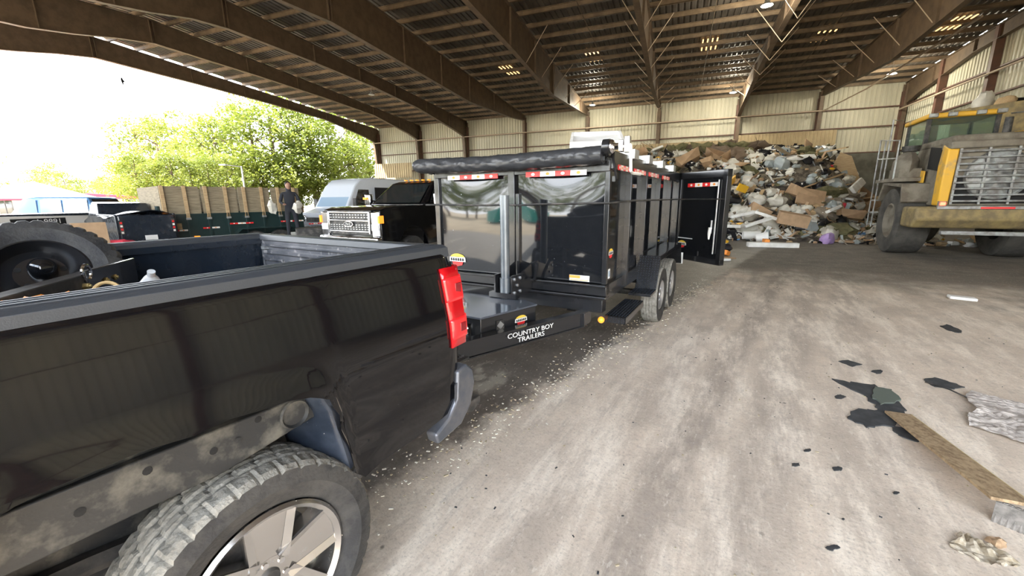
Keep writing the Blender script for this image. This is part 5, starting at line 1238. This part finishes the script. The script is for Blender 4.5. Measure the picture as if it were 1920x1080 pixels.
# counterweight and bumper
mb = MB(); mb.prism([(-1.95, 1.42), (-1.98, 1.10), (-1.75, .86), (-.95, .86), (-.95, 1.42)], -1.50, 1.50, 'y'); mb.build('counterweight', 'lbrown', wl, bevel=.06)
MB().b2((-2.0, -1.1, 1.36), (-1.9, 1.1, 1.44)).build('bumper_rail', 'lgrille', wl, bevel=.01)
MB().b2((-1.9, -.9, .70), (-1.75, .9, .80)).build('tow_bar', 'lgrille', wl, bevel=.01)
for s in (1, -1):
    MB().box((-1.97, s*1.02, 1.50), (.08, .16, .13)).build('rear_lamp_housing', 'lgrey', wl)
    l_ = MB().box((-2.02, s*1.02, 1.50), (.03, .11, .08)).build('tail_light', mat('lit tail lens', (.9, .05, .02), .3, emit=(1, .06, .03), estr=4), wl, bevel=.02)
    MB().b2((-2.01, s*.15-.15, 1.37), (-1.985, s*.15+.15, 1.42)).build('reflector_strip', 'red_tape', wl)
    # fender, tank and steps beside the wheel
    MB().prism([(-.95, 1.55), (-.75, 2.05), (.9, 2.15), (1.25, 1.6), (1.15, 1.55), (.8, 2.05), (-.7, 1.95), (-.85, 1.5)], s*.85, s*1.55, 'y').build('fender', 'lgrey', wl, bevel=.02)
    MB().b2((-.25, s*.98, 2.12), (1.5, s*1.62, 2.24)).build('platform', 'lgrey', wl, bevel=.02)
    mb = MB(); mb.blob((.2, s*1.28, 2.62), (.42, .28, .42), amp=.10); mb.b2((-.15, s*1.0, 2.24), (.7, s*1.5, 2.5)); mb.build('air_cleaner', 'lgrey', wl)
    mb = MB(); mb.tube([(.1, s*1.25, 3.0), (.1, s*1.25, 3.15)], [.2, .22], 14); mb.build('intake_cap', 'dsteel', wl)
    rail = [[(-.2, s*1.62, 2.2), (-.2, s*1.62, 3.3), (1.5, s*1.65, 3.5), (1.5, s*1.65, 2.2)], [(-.2, s*1.62, 2.8), (1.5, s*1.65, 2.9)], [(.65, s*1.63, 2.2), (.65, s*1.63, 4.0), (1.4, s*1.2, 4.05)], [(1.0, s*1.64, 2.2), (1.0, s*1.64, 3.45)]]
    mb = MB()
    for r_ in rail: mb.tube(r_, .022, 6)
    mb.build('handrail', 'lgrille', wl)
    mb = MB()
    for z in (.75, 1.15, 1.55): mb.b2((1.25, s*1.3, z), (1.7, s*1.62, z+.04))
    for x in (1.25, 1.7): mb.tube([(x, s*1.6, .7), (x, s*1.6, 2.2)], .02, 6)
    mb.build('ladder', 'lgrille', wl)
# cab
cabp = [(.55, 2.0), (.50, 3.2), (.58, 4.0), (2.2, 4.0), (2.45, 3.0), (2.45, 2.0)]
MB().b2((.8, -.76, 2.0), (2.5, .76, 2.9)).build('cab_base', 'lgrey', wl, bevel=.03)
for x, z1 in ((.86, 4.02), (2.4, 4.02)):
    for s in (1, -1): MB().b2((x-.05, s*.74-.05, 2.6), (x+.05, s*.74+.05, z1)).build('cab_post', 'dsteel', wl, bevel=.01)
gm = mat('cab glass', (.55, .70, .66), .02, trans=.95)
MB().b2((.84, -.70, 2.9), (.86, .70, 3.98)).build('cab_window', gm, wl); MB().b2((2.38, -.70, 2.9), (2.40, .70, 3.98)).build('cab_window', gm, wl)
for s in (1, -1): MB().b2((.9, s*.74-.01, 2.9), (2.35, s*.74+.01, 3.98)).build('cab_window', gm, wl)
MB().b2((.70, -.84, 3.98), (2.6, .84, 4.12)).build('cab_roof', 'yellow_paint', wl, bevel=.04)
for s in (.72, .3, -.3, -.72): MB().box((.68, s, 4.05), (.12, .2, .12)).build('work_lamp', 'lgrille', wl, bevel=.02)
MB().box((1.5, 0, 3.0), (.5, .5, .9)).build('operator_seat', 'dark', wl, bevel=.08)
MB().tube([(-.2, -.55, 3.2), (-.2, -.55, 3.75)], [.09, .08], 12).build('exhaust_stack', 'dsteel', wl)
# articulated front frame turned to the right
ff = bpy.data.objects.new('front_frame', None); COL.objects.link(ff); ff.parent = wl; ff.location = (1.7, 0, 0); ff.rotation_euler = (0, 0, -R(42))
MB().prism([(0, .8), (0, 1.6), (1.2, 2.2), (2.2, 1.9), (2.2, .8)], -.55, .55, 'y').build('frame_body', 'lbrown', ff, bevel=.04)
for s in (1, -1):
    big_wheel(ff, 1.7, s*1.16, s)
    MB().prism([(.9, 1.9), (.9, 2.3), (2.4, 3.7), (4.2, 3.9), (4.2, 3.5), (2.6, 3.2), (1.3, 1.9)], s*.55, s*.75, 'y').build('lift_arm', 'yellow_paint', ff, bevel=.03)
    MB().tube([(1.6, s*.4, 1.4), (3.2, s*.5, 3.3)], .09, 10).build('lift_cylinder', 'galv', ff)
bk = MB(); th_ = .05
pr = [(3.9, 4.85), (3.95, 3.75), (4.2, 3.5), (5.7, 3.45), (6.0, 3.6), (6.0, 3.65), (5.7, 3.52), (4.25, 3.58), (4.03, 3.8), (3.98, 4.85)]
bk.prism(pr, -1.7, 1.7, 'y')
bucket = bk.build('bucket', 'lbrown', ff, bevel=.01)
for s in (1, -1): MB().prism([(3.92, 4.8), (3.95, 3.75), (4.2, 3.5), (5.7, 3.45), (6.0, 3.6), (5.2, 4.7)], s*1.70-.025, s*1.70+.025, 'y').build('bucket_side', 'lbrown', bucket)
for z in (4.0, 4.25, 4.5): MB().b2((3.88, -1.65, z), (3.93, -1.0, z+.05)).build('bucket_slat', 'lgrille', bucket)
def onff(x, y, z):
    a = lz; b_ = lz-R(42); px_ = LX+math.cos(a)*1.7+math.cos(b_)*x-math.sin(b_)*y; py_ = LY+math.sin(a)*1.7+math.sin(b_)*x+math.cos(b_)*y; return Vector((px_, py_, z))

# ================================================================== TRASH PILE
def smooth(x): x = max(0, min(1, x)); return x*x*(3-2*x)
def hp(t, y):
    n1 = noise.noise(Vector((t*.35, y*.35, 3.3))); n2 = noise.noise(Vector((t*1.1, y*1.1, 9.1)))
    h = 3.75*smooth((y-18.9)/7.0)+.085*max(0, y-25.5)
    h *= smooth((9.3+.27*(y-24)-t)/3.1)
    h *= .45+.55*smooth((t+10)/8)
    return max(-.05, h*(1+.16*n1)+.28*n2*smooth((y-18)/3)*smooth((9.5+.27*(y-24)-t)/2)-.02)
nx, ny = 90, 90; t0, t1, y0, y1 = -15, 14, 17.5, 41.2
mb = MB(); mb.grid(lambda a, b: (t0+(t1-t0)*a, y0+(y1-y0)*b, hp(t0+(t1-t0)*a, y0+(y1-y0)*b)), nx, ny)
o = mb.build('trash_mound', 'rubbish', None, smooth=60); bld(o); tag(o, 'packed dark rubbish filling the big trash pile against the back wall', 'rubbish', kind='stuff')
# loose scraps all over it
rnd = random.Random(11)
mb = MB(); sc_m = ['bag_w', 'cardboard', 'bag_k', 'wood', 'bag_b', 'cloth', 'foam', 'bag_y', 'redcloth', 'carpet', 'bluecar']
wts = [20, 16, 16, 12, 9, 10, 10, 1.2, 1, 6, 1]
for k in range(5200):
    t = rnd.uniform(-5, 10.5); y = 18.3+rnd.random()**1.4*13
    if y > 41: continue
    z = hp(t, y)
    if z < .02 and rnd.random() > .10: continue
    m = rnd.choices(range(len(sc_m)), wts)[0]; s = rnd.uniform(.06, .26); q = Euler((rnd.uniform(-1.2, 1.2), rnd.uniform(-1.2, 1.2), rnd.uniform(0, 6.3))).to_matrix()
    if rnd.random() < .5: mb.box((t, y, z+.08), (s*rnd.uniform(1, 3.2), s*rnd.uniform(.3, 1), .03), rot=q, mi=m)
    else: mb.blob((t, y, z+.06), (s*.8, s*.6, s*.5), seg=6, rings=4, amp=.35, seed=k, mi=m)
o = mb.build('loose_debris', sc_m, None, smooth=0); bld(o); tag(o, 'small mixed scraps strewn over the big trash pile', 'debris', kind='stuff')
# individual pieces
def proto_bag(m, seed, d): 
    mb = MB(); mb.blob((0, 0, 0), d, seg=14, rings=9, amp=.20, sc=1.9, seed=seed); mb.blob((d[0]*.1, 0, d[2]*1.0), (.06, .05, .09), seg=6, rings=4, amp=.4, seed=seed); return mb, m
KIND = [('garbage_bag', 'white garbage bag lying in the big trash pile', 'bag', 'white bags in the trash pile', [('bag_w', 1), ('bag_w', 2), ('bag_w', 3)], 92),
        ('garbage_bag', 'black garbage bag lying in the big trash pile', 'bag', 'black bags in the trash pile', [('bag_k', 4), ('bag_k', 5)], 50),
        ('garbage_bag', 'grey blue garbage bag lying in the big trash pile', 'bag', 'grey blue bags in the trash pile', [('bag_b', 6), ('bag_b', 7)], 34)]
def put(o, t, y, z, rx, ry, rz):
    o.location = bw(t, y, z); o.rotation_euler = (rx, ry, rz)
def spot(rn):
    while True:
        t = rn.uniform(-4.2, 9.6); y = 18.9+rn.random()**1.25*9.5; z = hp(t, y)
        if z > .12: return t, y, z
for nm, lab, cat, grp, ms, cnt in KIND:
    protos = []
    for m, sd in ms:
        q = Vector((.40, .31, .26)); mb, _ = proto_bag(m, sd, q); o = mb.build(nm, m, None, smooth=50); tag(o, lab, cat, grp); protos.append(o)
    for k in range(cnt):
        o = protos[k] if k < len(protos) else protos[k % len(protos)].copy()
        if k >= len(protos): COL.objects.link(o)
        t, y, z = spot(rnd)
        if 'white' in lab and t < 1.5 and rnd.random() < .5: t += 4; z = hp(t, y)
        s = rnd.uniform(.55, 1.15); o.scale = (s, s*rnd.uniform(.8, 1.2), s); put(o, t, y, z+.12, rnd.uniform(-.6, .6), rnd.uniform(-.6, .6), rnd.uniform(0, 6.3))
def multi(nm, lab, cat, grp, builders, cnt, lift=.12, tilt=.8, spotf=None, sc=(.7, 1.3)):
    protos = [tag(b(), lab, cat, grp) for b in builders]
    for k in range(cnt):
        o = protos[k] if k < len(protos) else protos[k % len(protos)].copy()
        if k >= len(protos): COL.objects.link(o)
        t, y, z = (spotf or spot)(rnd); s = rnd.uniform(*sc); o.scale = (s, s, s); put(o, t, y, z+lift, rnd.uniform(-tilt, tilt), rnd.uniform(-tilt, tilt), rnd.uniform(0, 6.3))
multi('cardboard_sheet', 'crushed brown cardboard sheet in the big trash pile', 'cardboard', 'cardboard in the trash pile',
      [lambda: MB().grid(lambda a, b: (.9*a-.45, .7*b-.35, .10*math.sin(3*a)+(.15 if a > .6 else 0)*(a-.6)*4), 6, 4).build('cardboard_sheet', 'cardboard', None, smooth=20, solid=.015),
       lambda: MB().add([(-.4, -.3, 0), (.4, -.3, 0), (.4, .3, 0), (-.4, .3, 0), (-.5, -.35, .35), (.45, -.5, .3), (.5, .3, .38), (-.4, .5, .3)], [(0, 1, 2, 3), (0, 1, 5, 4), (1, 2, 6, 5), (2, 3, 7, 6), (3, 0, 4, 7)]).build('cardboard_sheet', 'cardboard', None, smooth=0, solid=.012)], 30)
multi('wood_plank', 'loose raw wood plank in the big trash pile', 'plank', 'planks in the trash pile', [lambda: MB().box((0, 0, 0), (1.9, .14, .04)).build('wood_plank', 'wood', None), lambda: MB().box((0, 0, 0), (1.3, .09, .09)).build('wood_plank', 'wood_grey', None)], 34, .2, .5)
multi('foam_board', 'white foam board in the big trash pile', 'board', 'white boards in the trash pile', [lambda: MB().box((0, 0, 0), (1.2, .36, .07)).build('foam_board', 'foam', None, bevel=.01), lambda: MB().box((0, 0, 0), (.7, .5, .10)).build('foam_board', 'foam', None, bevel=.02)], 22, .16, .5)
multi('cloth_heap', 'crumpled brown cloth in the big trash pile', 'cloth', 'cloth heaps in the trash pile', [lambda: MB().blob((0, 0, 0), (.6, .42, .2), seg=16, rings=8, amp=.35, sc=2.5, seed=9).build('cloth_heap', 'cloth', None, smooth=50), lambda: MB().blob((0, 0, 0), (.7, .4, .22), seg=16, rings=8, amp=.35, sc=2.5, seed=19).build('cloth_heap', 'carpet', None, smooth=50)], 22, .08, .4)
def topspot(rn):
    t = rn.uniform(-2.6, 4.5); y = rn.uniform(25, 31); return t, y, hp(t, y)
multi('branch', 'thin bare branch sticking out of the pile top', 'branch', 'branches on the pile top', [lambda: MB().tube([(-.9, 0, 0), (-.3, .08, .1), (.2, -.05, .16), (1.0, .1, .3)], [.03, .025, .02, .008], 5).build('branch', 'wood_grey', None), lambda: MB().tube([(-.6, 0, 0), (0, .15, .25), (.5, .05, .7)], [.03, .02, .008], 5).build('branch', 'bark', None)], 26, .2, .5, topspot)
multi('brush_heap', 'brown olive brush heap along the pile top', 'brush', 'brush heaps on the pile top', [lambda: MB().blob((0, 0, 0), (.9, .6, .40), seg=20, rings=10, amp=.5, sc=3.2, seed=29).build('brush_heap', 'carpet', None, smooth=0), lambda: MB().blob((0, 0, 0), (.7, .7, .42), seg=20, rings=10, amp=.5, sc=3.2, seed=31).build('brush_heap', 'bark', None, smooth=0)], 12, .1, .3, topspot)
# single pieces one can pick out
def one(nm, m, px, py, y, mbf, rot, label, cat, dz=0, **k):
    d = Fv*FPX+R2*(px-960)+U2*(540-py); yy = math.sin(YB)*d.x+math.cos(YB)*d.y; kk = y/yy; p = Vector((0, 0, EYE))+d*kk; p.z += dz
    return tag(mbf.build(nm, m, None, loc=p, rot=rot, **k), label, cat)
B_ = lambda *d: MB().box((0, 0, 0), d)
one('leaning_panel', 'wood', 1572, 330, 24.5, MB().prism([(-.9, -1.1), (-.1, 1.1), (.35, .9), (1.3, -1.2)], -.03, .03, 'y'), (.25, 0, -.5), 'tall tan board leaning at the top of the pile end', 'board')
one('foam_mattress', 'foam', 1608, 348, 23.2, B_(.35, 1.5, .14), (.5, .9, -.5), 'long white foam slab standing at the right end of the pile', 'foam slab', bevel=.04)
one('yellow_sheet', 'bag_y', 1392, 353, 21.6, B_(.50, .08, .32), (.3, .3, .2), 'yellow plastic panel high on the near pile slope', 'panel')
one('yellow_sheet', 'bag_y', 1374, 338, 22.6, B_(.35, .08, .35), (.3, -.5, .6), 'yellow scrap just right of the top of the open trailer door', 'panel')
one('cardboard_box', 'cardboard', 1520, 370, 21.6, B_(1.1, .12, .7), (-.3, .2, -.2), 'large brown cardboard sheet in the middle of the pile slope', 'cardboard')
one('cardboard_box', 'cardboard', 1487, 411, 19.4, B_(1.05, .5, .45), (.15, .2, -.4), 'flattened brown carton at the foot of the pile', 'cardboard')
one('foam_board', 'foam', 1440, 405, 19.7, B_(1.0, .3, .12), (0, .35, -.55), 'thick white foam plank at the foot of the pile beside a carton', 'board', bevel=.01)
one('foam_board', 'foam', 1420, 417, 19.4, B_(1.0, .28, .10), (0, -.35, -.2), 'white foam plank sloping down at the foot of the pile', 'board', bevel=.01)
one('foam_board', 'foam', 1392, 402, 19.9, B_(.9, .3, .12), (0, -.25, -.3), 'white foam plank nearest the open trailer door', 'board', bevel=.01)
one('foam_board', 'foam', 1372, 424, 19.2, B_(.6, .3, .12), (0, .0, -.3), 'short white foam block lying low beside the open trailer door', 'board', bevel=.01)
def gnd(nm, m, px, py, h, mbf, rot, label, cat, **k):
    p = pix(px, py, h/2); return tag(mbf.build(nm, m, None, loc=p, rot=rot, **k), label, cat)
gnd('long_carton', 'foam', 1448, 459, .16, B_(1.55, .30, .16), (0, 0, -.30), 'long white carton lying on the floor in front of the pile', 'carton', bevel=.01)
gnd('carton_label', 'orange', 1436, 455, .26, B_(.16, .34, .26), (0, 0, -.30), 'brown wrapper sleeve around the long white carton', 'wrapper', bevel=.01)
gnd('paper_roll', 'white', 1406, 441, .5, MB().tube([(-.25, 0, 0), (.35, 0, 0)], .16, 16), (0, 0, -.3), 'white paper roll on the floor behind the long carton', 'roll')
gnd('white_bucket', 'white', 1429, 445, .5, MB().lathe([(0, -.2), (.15, -.2), (.19, .2), (.17, .2), (.14, -.18), (0, -.18)], ax='z', n=20), (1.4, .2, 1.0), 'white bucket lying on its side behind the long carton', 'bucket')
gnd('white_hose', 'white', 1385, 447, .12, MB().tube([(-.35, 0, 0), (-.1, .1, .05), (0, .05, .2), (.1, -.05, .1), (.5, 0, 0)], .03, 8), (0, 0, -.2), 'curled white hose left of the long carton', 'hose')
gnd('pink_bag', 'bag_p', 1574, 430, .5, MB().blob((0, 0, 0), (.4, .28, .2), seg=14, rings=8, amp=.3, seed=2), (0, 0, .2), 'pink plastic bag at the foot of the pile near the loader', 'bag', smooth=50)
gnd('violet_bag', 'bag_v', 1552, 447, .4, MB().blob((0, 0, 0), (.24, .2, .2), seg=14, rings=8, amp=.3, seed=3), (0, 0, .2), 'violet bag alone on the floor before the pile', 'bag', smooth=50)
gnd('violet_bag', 'bag_p', 1543, 408, 1.2, MB().blob((0, 0, 0), (.35, .2, .22), seg=14, rings=8, amp=.3, seed=5), (0, 0, .2), 'dull pink bag low on the pile slope above the violet bag', 'bag', smooth=50)
gnd('cardboard_sheet', 'cardboard', 1592, 452, .08, B_(1.3, .8, .05), (0, .03, .5), 'flat tan cardboard sheet beside the loader wheel', 'cardboard')
gnd('plastic_sheet', 'foam', 1722, 449, .10, B_(.9, .5, .06), (0, .1, .5), 'pale plastic sheet on the floor under the wheel loader', 'sheet')
gnd('yellow_box', 'bag_y', 1356, 455, .35, B_(.25, .2, .22), (.2, .1, .4), 'small yellow box behind the edge of the open trailer door', 'box', bevel=.01)
gnd('dark_bag', 'bag_k', 1357, 466, .3, MB().blob((0, 0, 0), (.22, .18, .14), seg=12, rings=8, amp=.3, seed=6), (0, 0, 0), 'small dark bag behind the lower edge of the open door', 'bag', smooth=50)
gnd('orange_carton', 'orange', 1361, 474, .16, B_(.24, .16, .14), (.1, .3, .7), 'small orange and white carton by the open door', 'carton', bevel=.01)
gnd('cardboard_piece', 'cardboard', 1365, 483, .06, B_(.42, .24, .03), (.05, .1, .5), 'torn brown cardboard piece on the floor past the open door', 'cardboard')
gnd('white_tube', 'white', 1361, 487, .08, MB().tube([(-.12, 0, 0), (.12, 0, 0)], .035, 10), (0, 0, -.1), 'short white tube on the floor past the open door', 'tube')
# trash on the raised bucket
for nm, m, x, y, z, d, lab, cat in (('garbage_bag', 'bag_w', 4.6, 1.2, 4.95, (.35, .3, .42), 'white garbage bag standing on top of the raised loader bucket', 'bag'), ('garbage_bag', 'wood', 4.5, .55, 4.85, (.36, .3, .32), 'orange brown bundle on top of the raised loader bucket', 'bundle'),
        ('garbage_bag', 'bag_k', 4.7, .2, 4.75, (.4, .3, .25), 'black garbage bag on top of the raised loader bucket', 'bag'), ('cloth_heap', 'cloth', 4.5, 1.6, 4.7, (.3, .3, .22), 'pinkish cloth at the near corner of the raised bucket', 'cloth')):
    tag(MB().blob((0, 0, 0), d, seg=14, rings=9, amp=.25, seed=len(lab)).build(nm, m, None, smooth=50, loc=onff(x, y, z)), lab, cat)
o = MB().blob((0, 0, 0), (.9, 1.62, .62), seg=24, rings=10, amp=.2, sc=3, seed=8).build('bucket_load', 'rubbish', None, loc=onff(4.95, 0, 4.1)); o.rotation_euler = (0, 0, lz-R(42)); tag(o, 'packed rubbish filling the raised loader bucket', 'rubbish', kind='stuff')

# ================================================================== FOREGROUND LITTER
a = Vector((3.06, 2.95, 0)); b = Vector((2.60, 1.84, 0)); L = (b-a).length+.02
pk = thing('osb_plank', (a+b)/2+Vector((0, 0, .085)), math.atan2(b.y-a.y, b.x-a.x), 'chipboard plank on the floor, its near end propped on a ribbed scrap', 'plank')
MB().box((0, 0, 0), (L, .165, .018), rot=(0, -.105, 0)).build('board', 'osb', pk, bevel=.002)
MB().box((0, .0835, 0), (L, .004, .02), rot=(0, -.105, 0)).build('board_edge', mat('pale board edge', (.58, .47, .24), .8), pk)
mb = MB()
for k in range(9): mb.tube([(-.085+.022*k, 0, 0), (-.085+.022*k, .01, .125)], .0105, 8)
mb.box((0, .0, .062), (.19, .012, .12))
tag(mb.build('ribbed_block', mat('ribbed rubber', (.24, .22, .20), .7, col2=(.12, .11, .10), scale=20), None, loc=(2.625, 1.80, 0), rot=(0, 0, -.96)), 'ribbed grey block under the near end of the chipboard plank', 'block')
def flat(nm, pts, m, h, label, cat, group=None, warp=.0):
    ps = [pix(px, py, 0) for px, py in pts]; c = sum(ps, Vector())/len(ps)
    q = []; rr_ = random.Random(len(label)); sz = max((p-c).length for p in ps)
    for i, p in enumerate(ps):
        b_ = ps[(i+1) % len(ps)]
        for f in (0, .25, .5, .75): q.append(p.lerp(b_, f)+Vector((rr_.uniform(-1, 1), rr_.uniform(-1, 1), 0))*sz*(.03 if f == 0 else .07))
    ps = q
    mb = MB(); mb.prism([(p.x-c.x, p.y-c.y) for p in ps], .001, h, 'z'); o = mb.build(nm, m, None, loc=(c.x, c.y, 0), smooth=0); return tag(o, label, cat, group)
flat('felt_scrap', [(1588, 783), (1606, 768), (1640, 772), (1655, 770), (1680, 792), (1676, 803), (1650, 800), (1625, 802), (1610, 795)], 'shingle', .012, 'ragged dark felt scrap left of the chipboard plank', 'felt')
flat('felt_scrap', [(1560, 712), (1590, 718), (1640, 722), (1668, 740), (1700, 772), (1696, 780), (1660, 778), (1640, 764), (1618, 740)], 'shingle', .010, 'long torn dark felt scrap at the far end of the plank', 'felt')
flat('green_scrap', [(1640, 728), (1672, 733), (1688, 752), (1650, 762), (1634, 745)], mat('green grey felt', (.10, .12, .10), .7), .020, 'greenish felt scrap lying on the torn dark felt', 'felt')
flat('felt_scrap', [(1672, 800), (1690, 803), (1728, 822), (1722, 830), (1690, 820), (1676, 810)], 'shingle', .008, 'dark felt strip tucked beside the far end of the plank', 'felt')
flat('felt_scrap', [(1732, 713), (1752, 709), (1790, 720), (1808, 727), (1790, 731), (1752, 726)], 'shingle', .010, 'dark oval felt scrap beside the thin wire', 'felt')
flat('felt_scrap', [(1762, 612), (1775, 609), (1802, 620), (1798, 625), (1775, 619)], 'shingle', .010, 'small dark felt scrap out towards the loader', 'felt')
flat('felt_chip', [(1572, 678), (1590, 676), (1616, 684), (1598, 688)], 'shingle', .007, 'thin dark chip beyond the torn felt', 'felt')
for k, (px, py, s, lab) in enumerate([(1575, 745, 8, 'dark speck left of the torn felt'), (1492, 872, 7, 'dark chip alone on the pale floor'), (1560, 1028, 10, 'dark leaf shaped chip at the bottom of the floor'), (1570, 880, 9, 'broken dark chip below the felt scraps'), (1515, 845, 6, 'small dark chip left of the felt scraps'), (1645, 697, 8, 'small dark chip behind the torn felt'), (1680, 925, 5, 'tiny dark chip left of the plank')]):
    r3 = random.Random(k); flat('felt_chip', [(px+s*1.3*math.cos(R(a))*r3.uniform(.6, 1.2), py+s*.55*math.sin(R(a))*r3.uniform(.6, 1.2)) for a in range(0, 360, 45)], 'shingle', .006, lab, 'chip')
w0, w1 = pix(1735, 716, .01), pix(1862, 768, .01)
tag(MB().tube([w0, (w0*.6+w1*.4)+Vector((.0, .01, .02)), w1], .006, 6).build('metal_wire', 'dsteel', None), 'thin dark wire running to the crumpled white sheet', 'wire')
p = pix(1915, 800, .0)
mb = MB()
def crump(a, b):
    x = (a-.5)*.85; y = (b-.5)*.75; r = math.hypot(x, y)
    e_ = 1+.25*noise.noise(Vector((math.atan2(y, x)*1.5, 2, 0)))
    z = .035*max(0, 1-r*1.4)+.022*abs(noise.noise(Vector((x*14+y*6, y*7, 1))))+.014*abs(noise.noise(Vector((x*42, y*22, 4))))+.004
    return (x*e_, y*e_, z)
mb.grid(crump, 110, 110); tag(mb.build('crumpled_sheet', mat('crumpled white sheet', (.50, .45, .41), .7, col2=(.33, .29, .26), scale=14), None, loc=(p.x+.14, p.y-.02, 0), rot=(0, 0, .7), smooth=25), 'crumpled off white sheet at the far right of the floor', 'sheet')
p = pix(1840, 1035, 0); mb = MB(); mb.grid(lambda a, b: ((a-.5)*.19*(1+.3*math.sin(b*5)), (b-.5)*.14*(1+.3*math.sin(a*4)), .006+.045*abs(noise.noise(Vector((a*4, b*4, 5))))), 16, 12)
tag(mb.build('crumpled_paper', mat('stained paper', (.48, .42, .33), .8, col2=(.30, .24, .16), scale=30), None, loc=p, rot=(0, 0, -.5), smooth=15), 'crumpled stained paper near the ribbed block', 'paper')
p = pix(1803, 562, .0); tag(MB().box((0, 0, .03), (.34, .14, .05), rot=(.05, .05, 0)).build('white_carton', 'white', None, loc=p, rot=(0, 0, -.5), bevel=.012), 'small white carton alone on the floor before the loader', 'carton')
p = pix(1868, 1022, 0); tag(MB().blob((0, 0, .015), (.035, .03, .02), amp=.4, seed=3).build('rust_lump', 'cardboard', None, loc=p), 'rusty brown lump beside the crumpled paper', 'lump')
p = pix(1735, 865, 0); tag(MB().blob((0, 0, .015), (.06, .025, .018), amp=.4, seed=5).build('grey_rag', 'cloth', None, loc=p+Vector((.22, .02, 0)), rot=(0, 0, .8)), 'small grey rag behind the chipboard plank', 'rag')
# crumbs of dry mulch along the edge of the dark lane
rnd = random.Random(3); mb = MB()
for k in range(1000):
    s_ = rnd.uniform(1.2, 9.5); lat = -2.05+.165*s_+rnd.gauss(0, .15); 
    p = Vector((math.sin(.52)*s_+math.cos(.52)*lat, math.cos(.52)*s_-math.sin(.52)*lat, .003)); s = rnd.uniform(.003, .010)
    mb.box(p, (s*rnd.uniform(1, 3.5), s, s*.7), rot=(0, 0, rnd.uniform(0, 6.3)), mi=rnd.randrange(2))
for k in range(500):
    p = Vector((rnd.uniform(-.5, 6), rnd.uniform(1.3, 8), .003)); s = rnd.uniform(.003, .009); mb.box(p, (s*rnd.uniform(1, 2.5), s, s*.6), rot=(0, 0, rnd.uniform(0, 6.3)), mi=rnd.randrange(2)+1)
tag(mb.build('mulch_crumbs', [mat('pale crumbs', (.62, .58, .5), .9), mat('tan crumbs', (.40, .33, .22), .9), 'shingle'], None, smooth=0), 'pale crumbs of mulch strewn along the dark lane beside the trailer', 'debris', kind='stuff')
